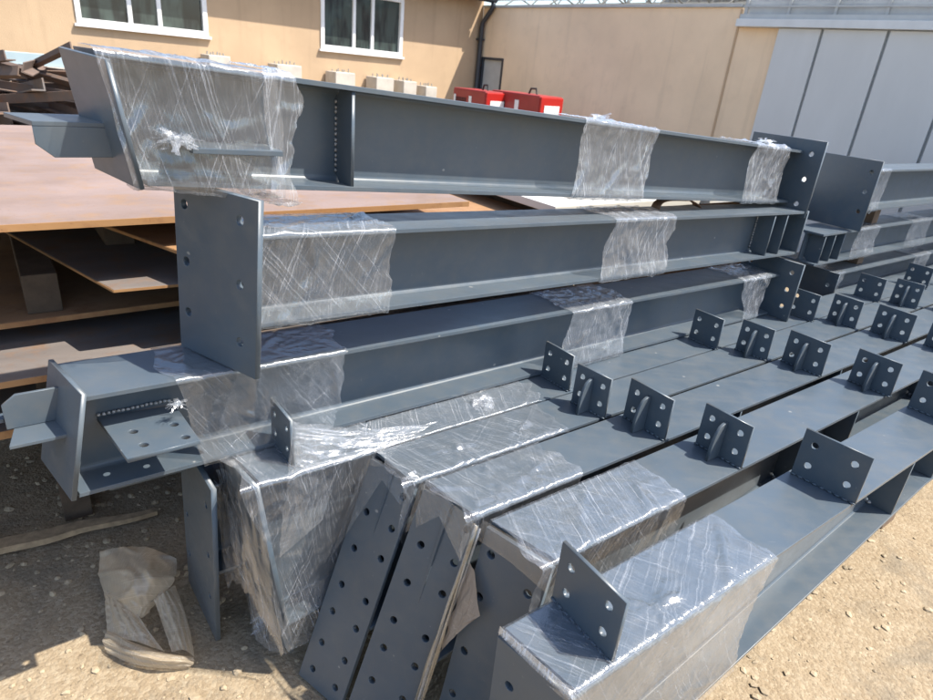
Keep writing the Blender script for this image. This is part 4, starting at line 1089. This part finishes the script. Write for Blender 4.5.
for pi, (g_, lw_, nf) in enumerate(zip(BAG, (0, 0, 1, 2, 1), (6, 4, 4, 3, 4))):
    g_ = [[V(*q) for q in r] for r in g_]; rows = []; n = 46
    for i in range(n + 1):
        u = i / n; row = []
        line = [crl([g_[r][c] for r in range(len(g_))], u) for c in range(len(g_[0]))]
        for j in range(n + 1):
            v = j / n; q = crl(line, v)
            across, along = (v, u) if lw_ == 1 else ((u, v) if lw_ == 2 else (v, u))
            ph = pi * 2.1 + 1.3 * noise.noise(Vector((across * 2, along * 2.2, pi)))
            if lw_: h = .0075 * (abs(math.sin(nf * math.pi * across + ph)) - .5)
            else: h = .012 * noise.noise(Vector((u * 4.5, v * 4.5, pi + 3))) + .013 * (1 - min(1, 4 * abs(noise.noise(Vector((u * 3.2, v * 3.2, pi + 9))))))
            h += .004 * noise.noise(Vector((u * 13, v * 13, pi)))
            q = q + Vector((-.3 * h, -.45 * h, .8 * h)); q.z = max(q.z, .003); row.append(bg.verts.new(q))
        rows.append(row)
    for i in range(n):
        for j in range(n): bg.faces.new((rows[i][j], rows[i][j + 1], rows[i + 1][j + 1], rows[i + 1][j]))
bg.normal_update()
for v in bg.verts:
    q = v.co
    h = .0015 * noise.noise(q * 60)
    v.co = q + v.normal * h; v.co.z = max(v.co.z, .003)
for f in bg.faces:
    f.smooth = True
    for lp in f.loops: lp[uvl].uv = (lp.vert.co.x * 1.2 + lp.vert.co.z, lp.vert.co.y * 1.2 + lp.vert.co.z * .6)
me = bpy.data.meshes.new('plastic_bag'); bg.to_mesh(me); bg.free(); me.materials.append(BAGMAT)
o = bpy.data.objects.new('plastic_bag', me); COL.objects.link(o); o.matrix_world = STACK.copy()
tag(o, 'crumpled dusty clear plastic bag on the ground against the leaning plate', 'plastic bag')

# ================================================================== light, sky, camera
SUN_AZ, SUN_EL = 95.0, 56.5
wd = bpy.data.worlds.new('World'); SC.world = wd; wd.use_nodes = True
nt = wd.node_tree; nt.nodes.clear()
sky = nt.nodes.new('ShaderNodeTexSky'); sky.sky_type = 'NISHITA'; sky.sun_disc = False
sky.sun_elevation = R(SUN_EL); sky.sun_rotation = R(SUN_AZ); sky.air_density = 1.0; sky.dust_density = 1.5; sky.ozone_density = 1.0
bgd = nt.nodes.new('ShaderNodeBackground'); bgd.inputs['Strength'].default_value = .15
ow = nt.nodes.new('ShaderNodeOutputWorld'); nt.links.new(sky.outputs[0], bgd.inputs[0]); nt.links.new(bgd.outputs[0], ow.inputs[0])
sl = bpy.data.lights.new('sun', 'SUN'); sl.energy = 4.4; sl.angle = R(.53); sl.color = (1, .94, .84)
so = bpy.data.objects.new('sun', sl); COL.objects.link(so)
sd = Vector((math.sin(R(SUN_AZ)) * math.cos(R(SUN_EL)), math.cos(R(SUN_AZ)) * math.cos(R(SUN_EL)), math.sin(R(SUN_EL))))
so.rotation_euler = sd.to_track_quat('Z', 'Y').to_euler(); so.location = (6, 2, 9)

pitch, roll = R(24.2), math.atan(.1)
fw = Vector((0, math.cos(pitch), -math.sin(pitch))); up0 = Vector((0, math.sin(pitch), math.cos(pitch))); r0 = Vector((1, 0, 0))
rt = math.cos(roll) * r0 + math.sin(roll) * up0; up = -math.sin(roll) * r0 + math.cos(roll) * up0
cam = bpy.data.cameras.new('camera'); co = bpy.data.objects.new('camera', cam); COL.objects.link(co)
M = Matrix.Identity(4)
for i in range(3): M[i][0] = rt[i]; M[i][1] = up[i]; M[i][2] = -fw[i]
M[2][3] = 1.82
co.matrix_world = M
cam.sensor_width = 36; cam.sensor_fit = 'HORIZONTAL'; cam.lens = 36 * 625 / 933
cam.clip_start = .05; cam.clip_end = 2000
cam.dof.use_dof = True; cam.dof.focus_distance = 1.75; cam.dof.aperture_fstop = 6.0
SC.camera = co
SC.view_settings.view_transform = 'Standard'; SC.view_settings.look = 'None'; SC.view_settings.exposure = 1.10; SC.view_settings.gamma = 1
SC.view_settings.use_curve_mapping = False
SC.cycles.transparent_max_bounces = 24; SC.cycles.max_bounces = 10; SC.cycles.caustics_reflective = False; SC.cycles.caustics_refractive = False
SC.cycles.sample_clamp_indirect = 6
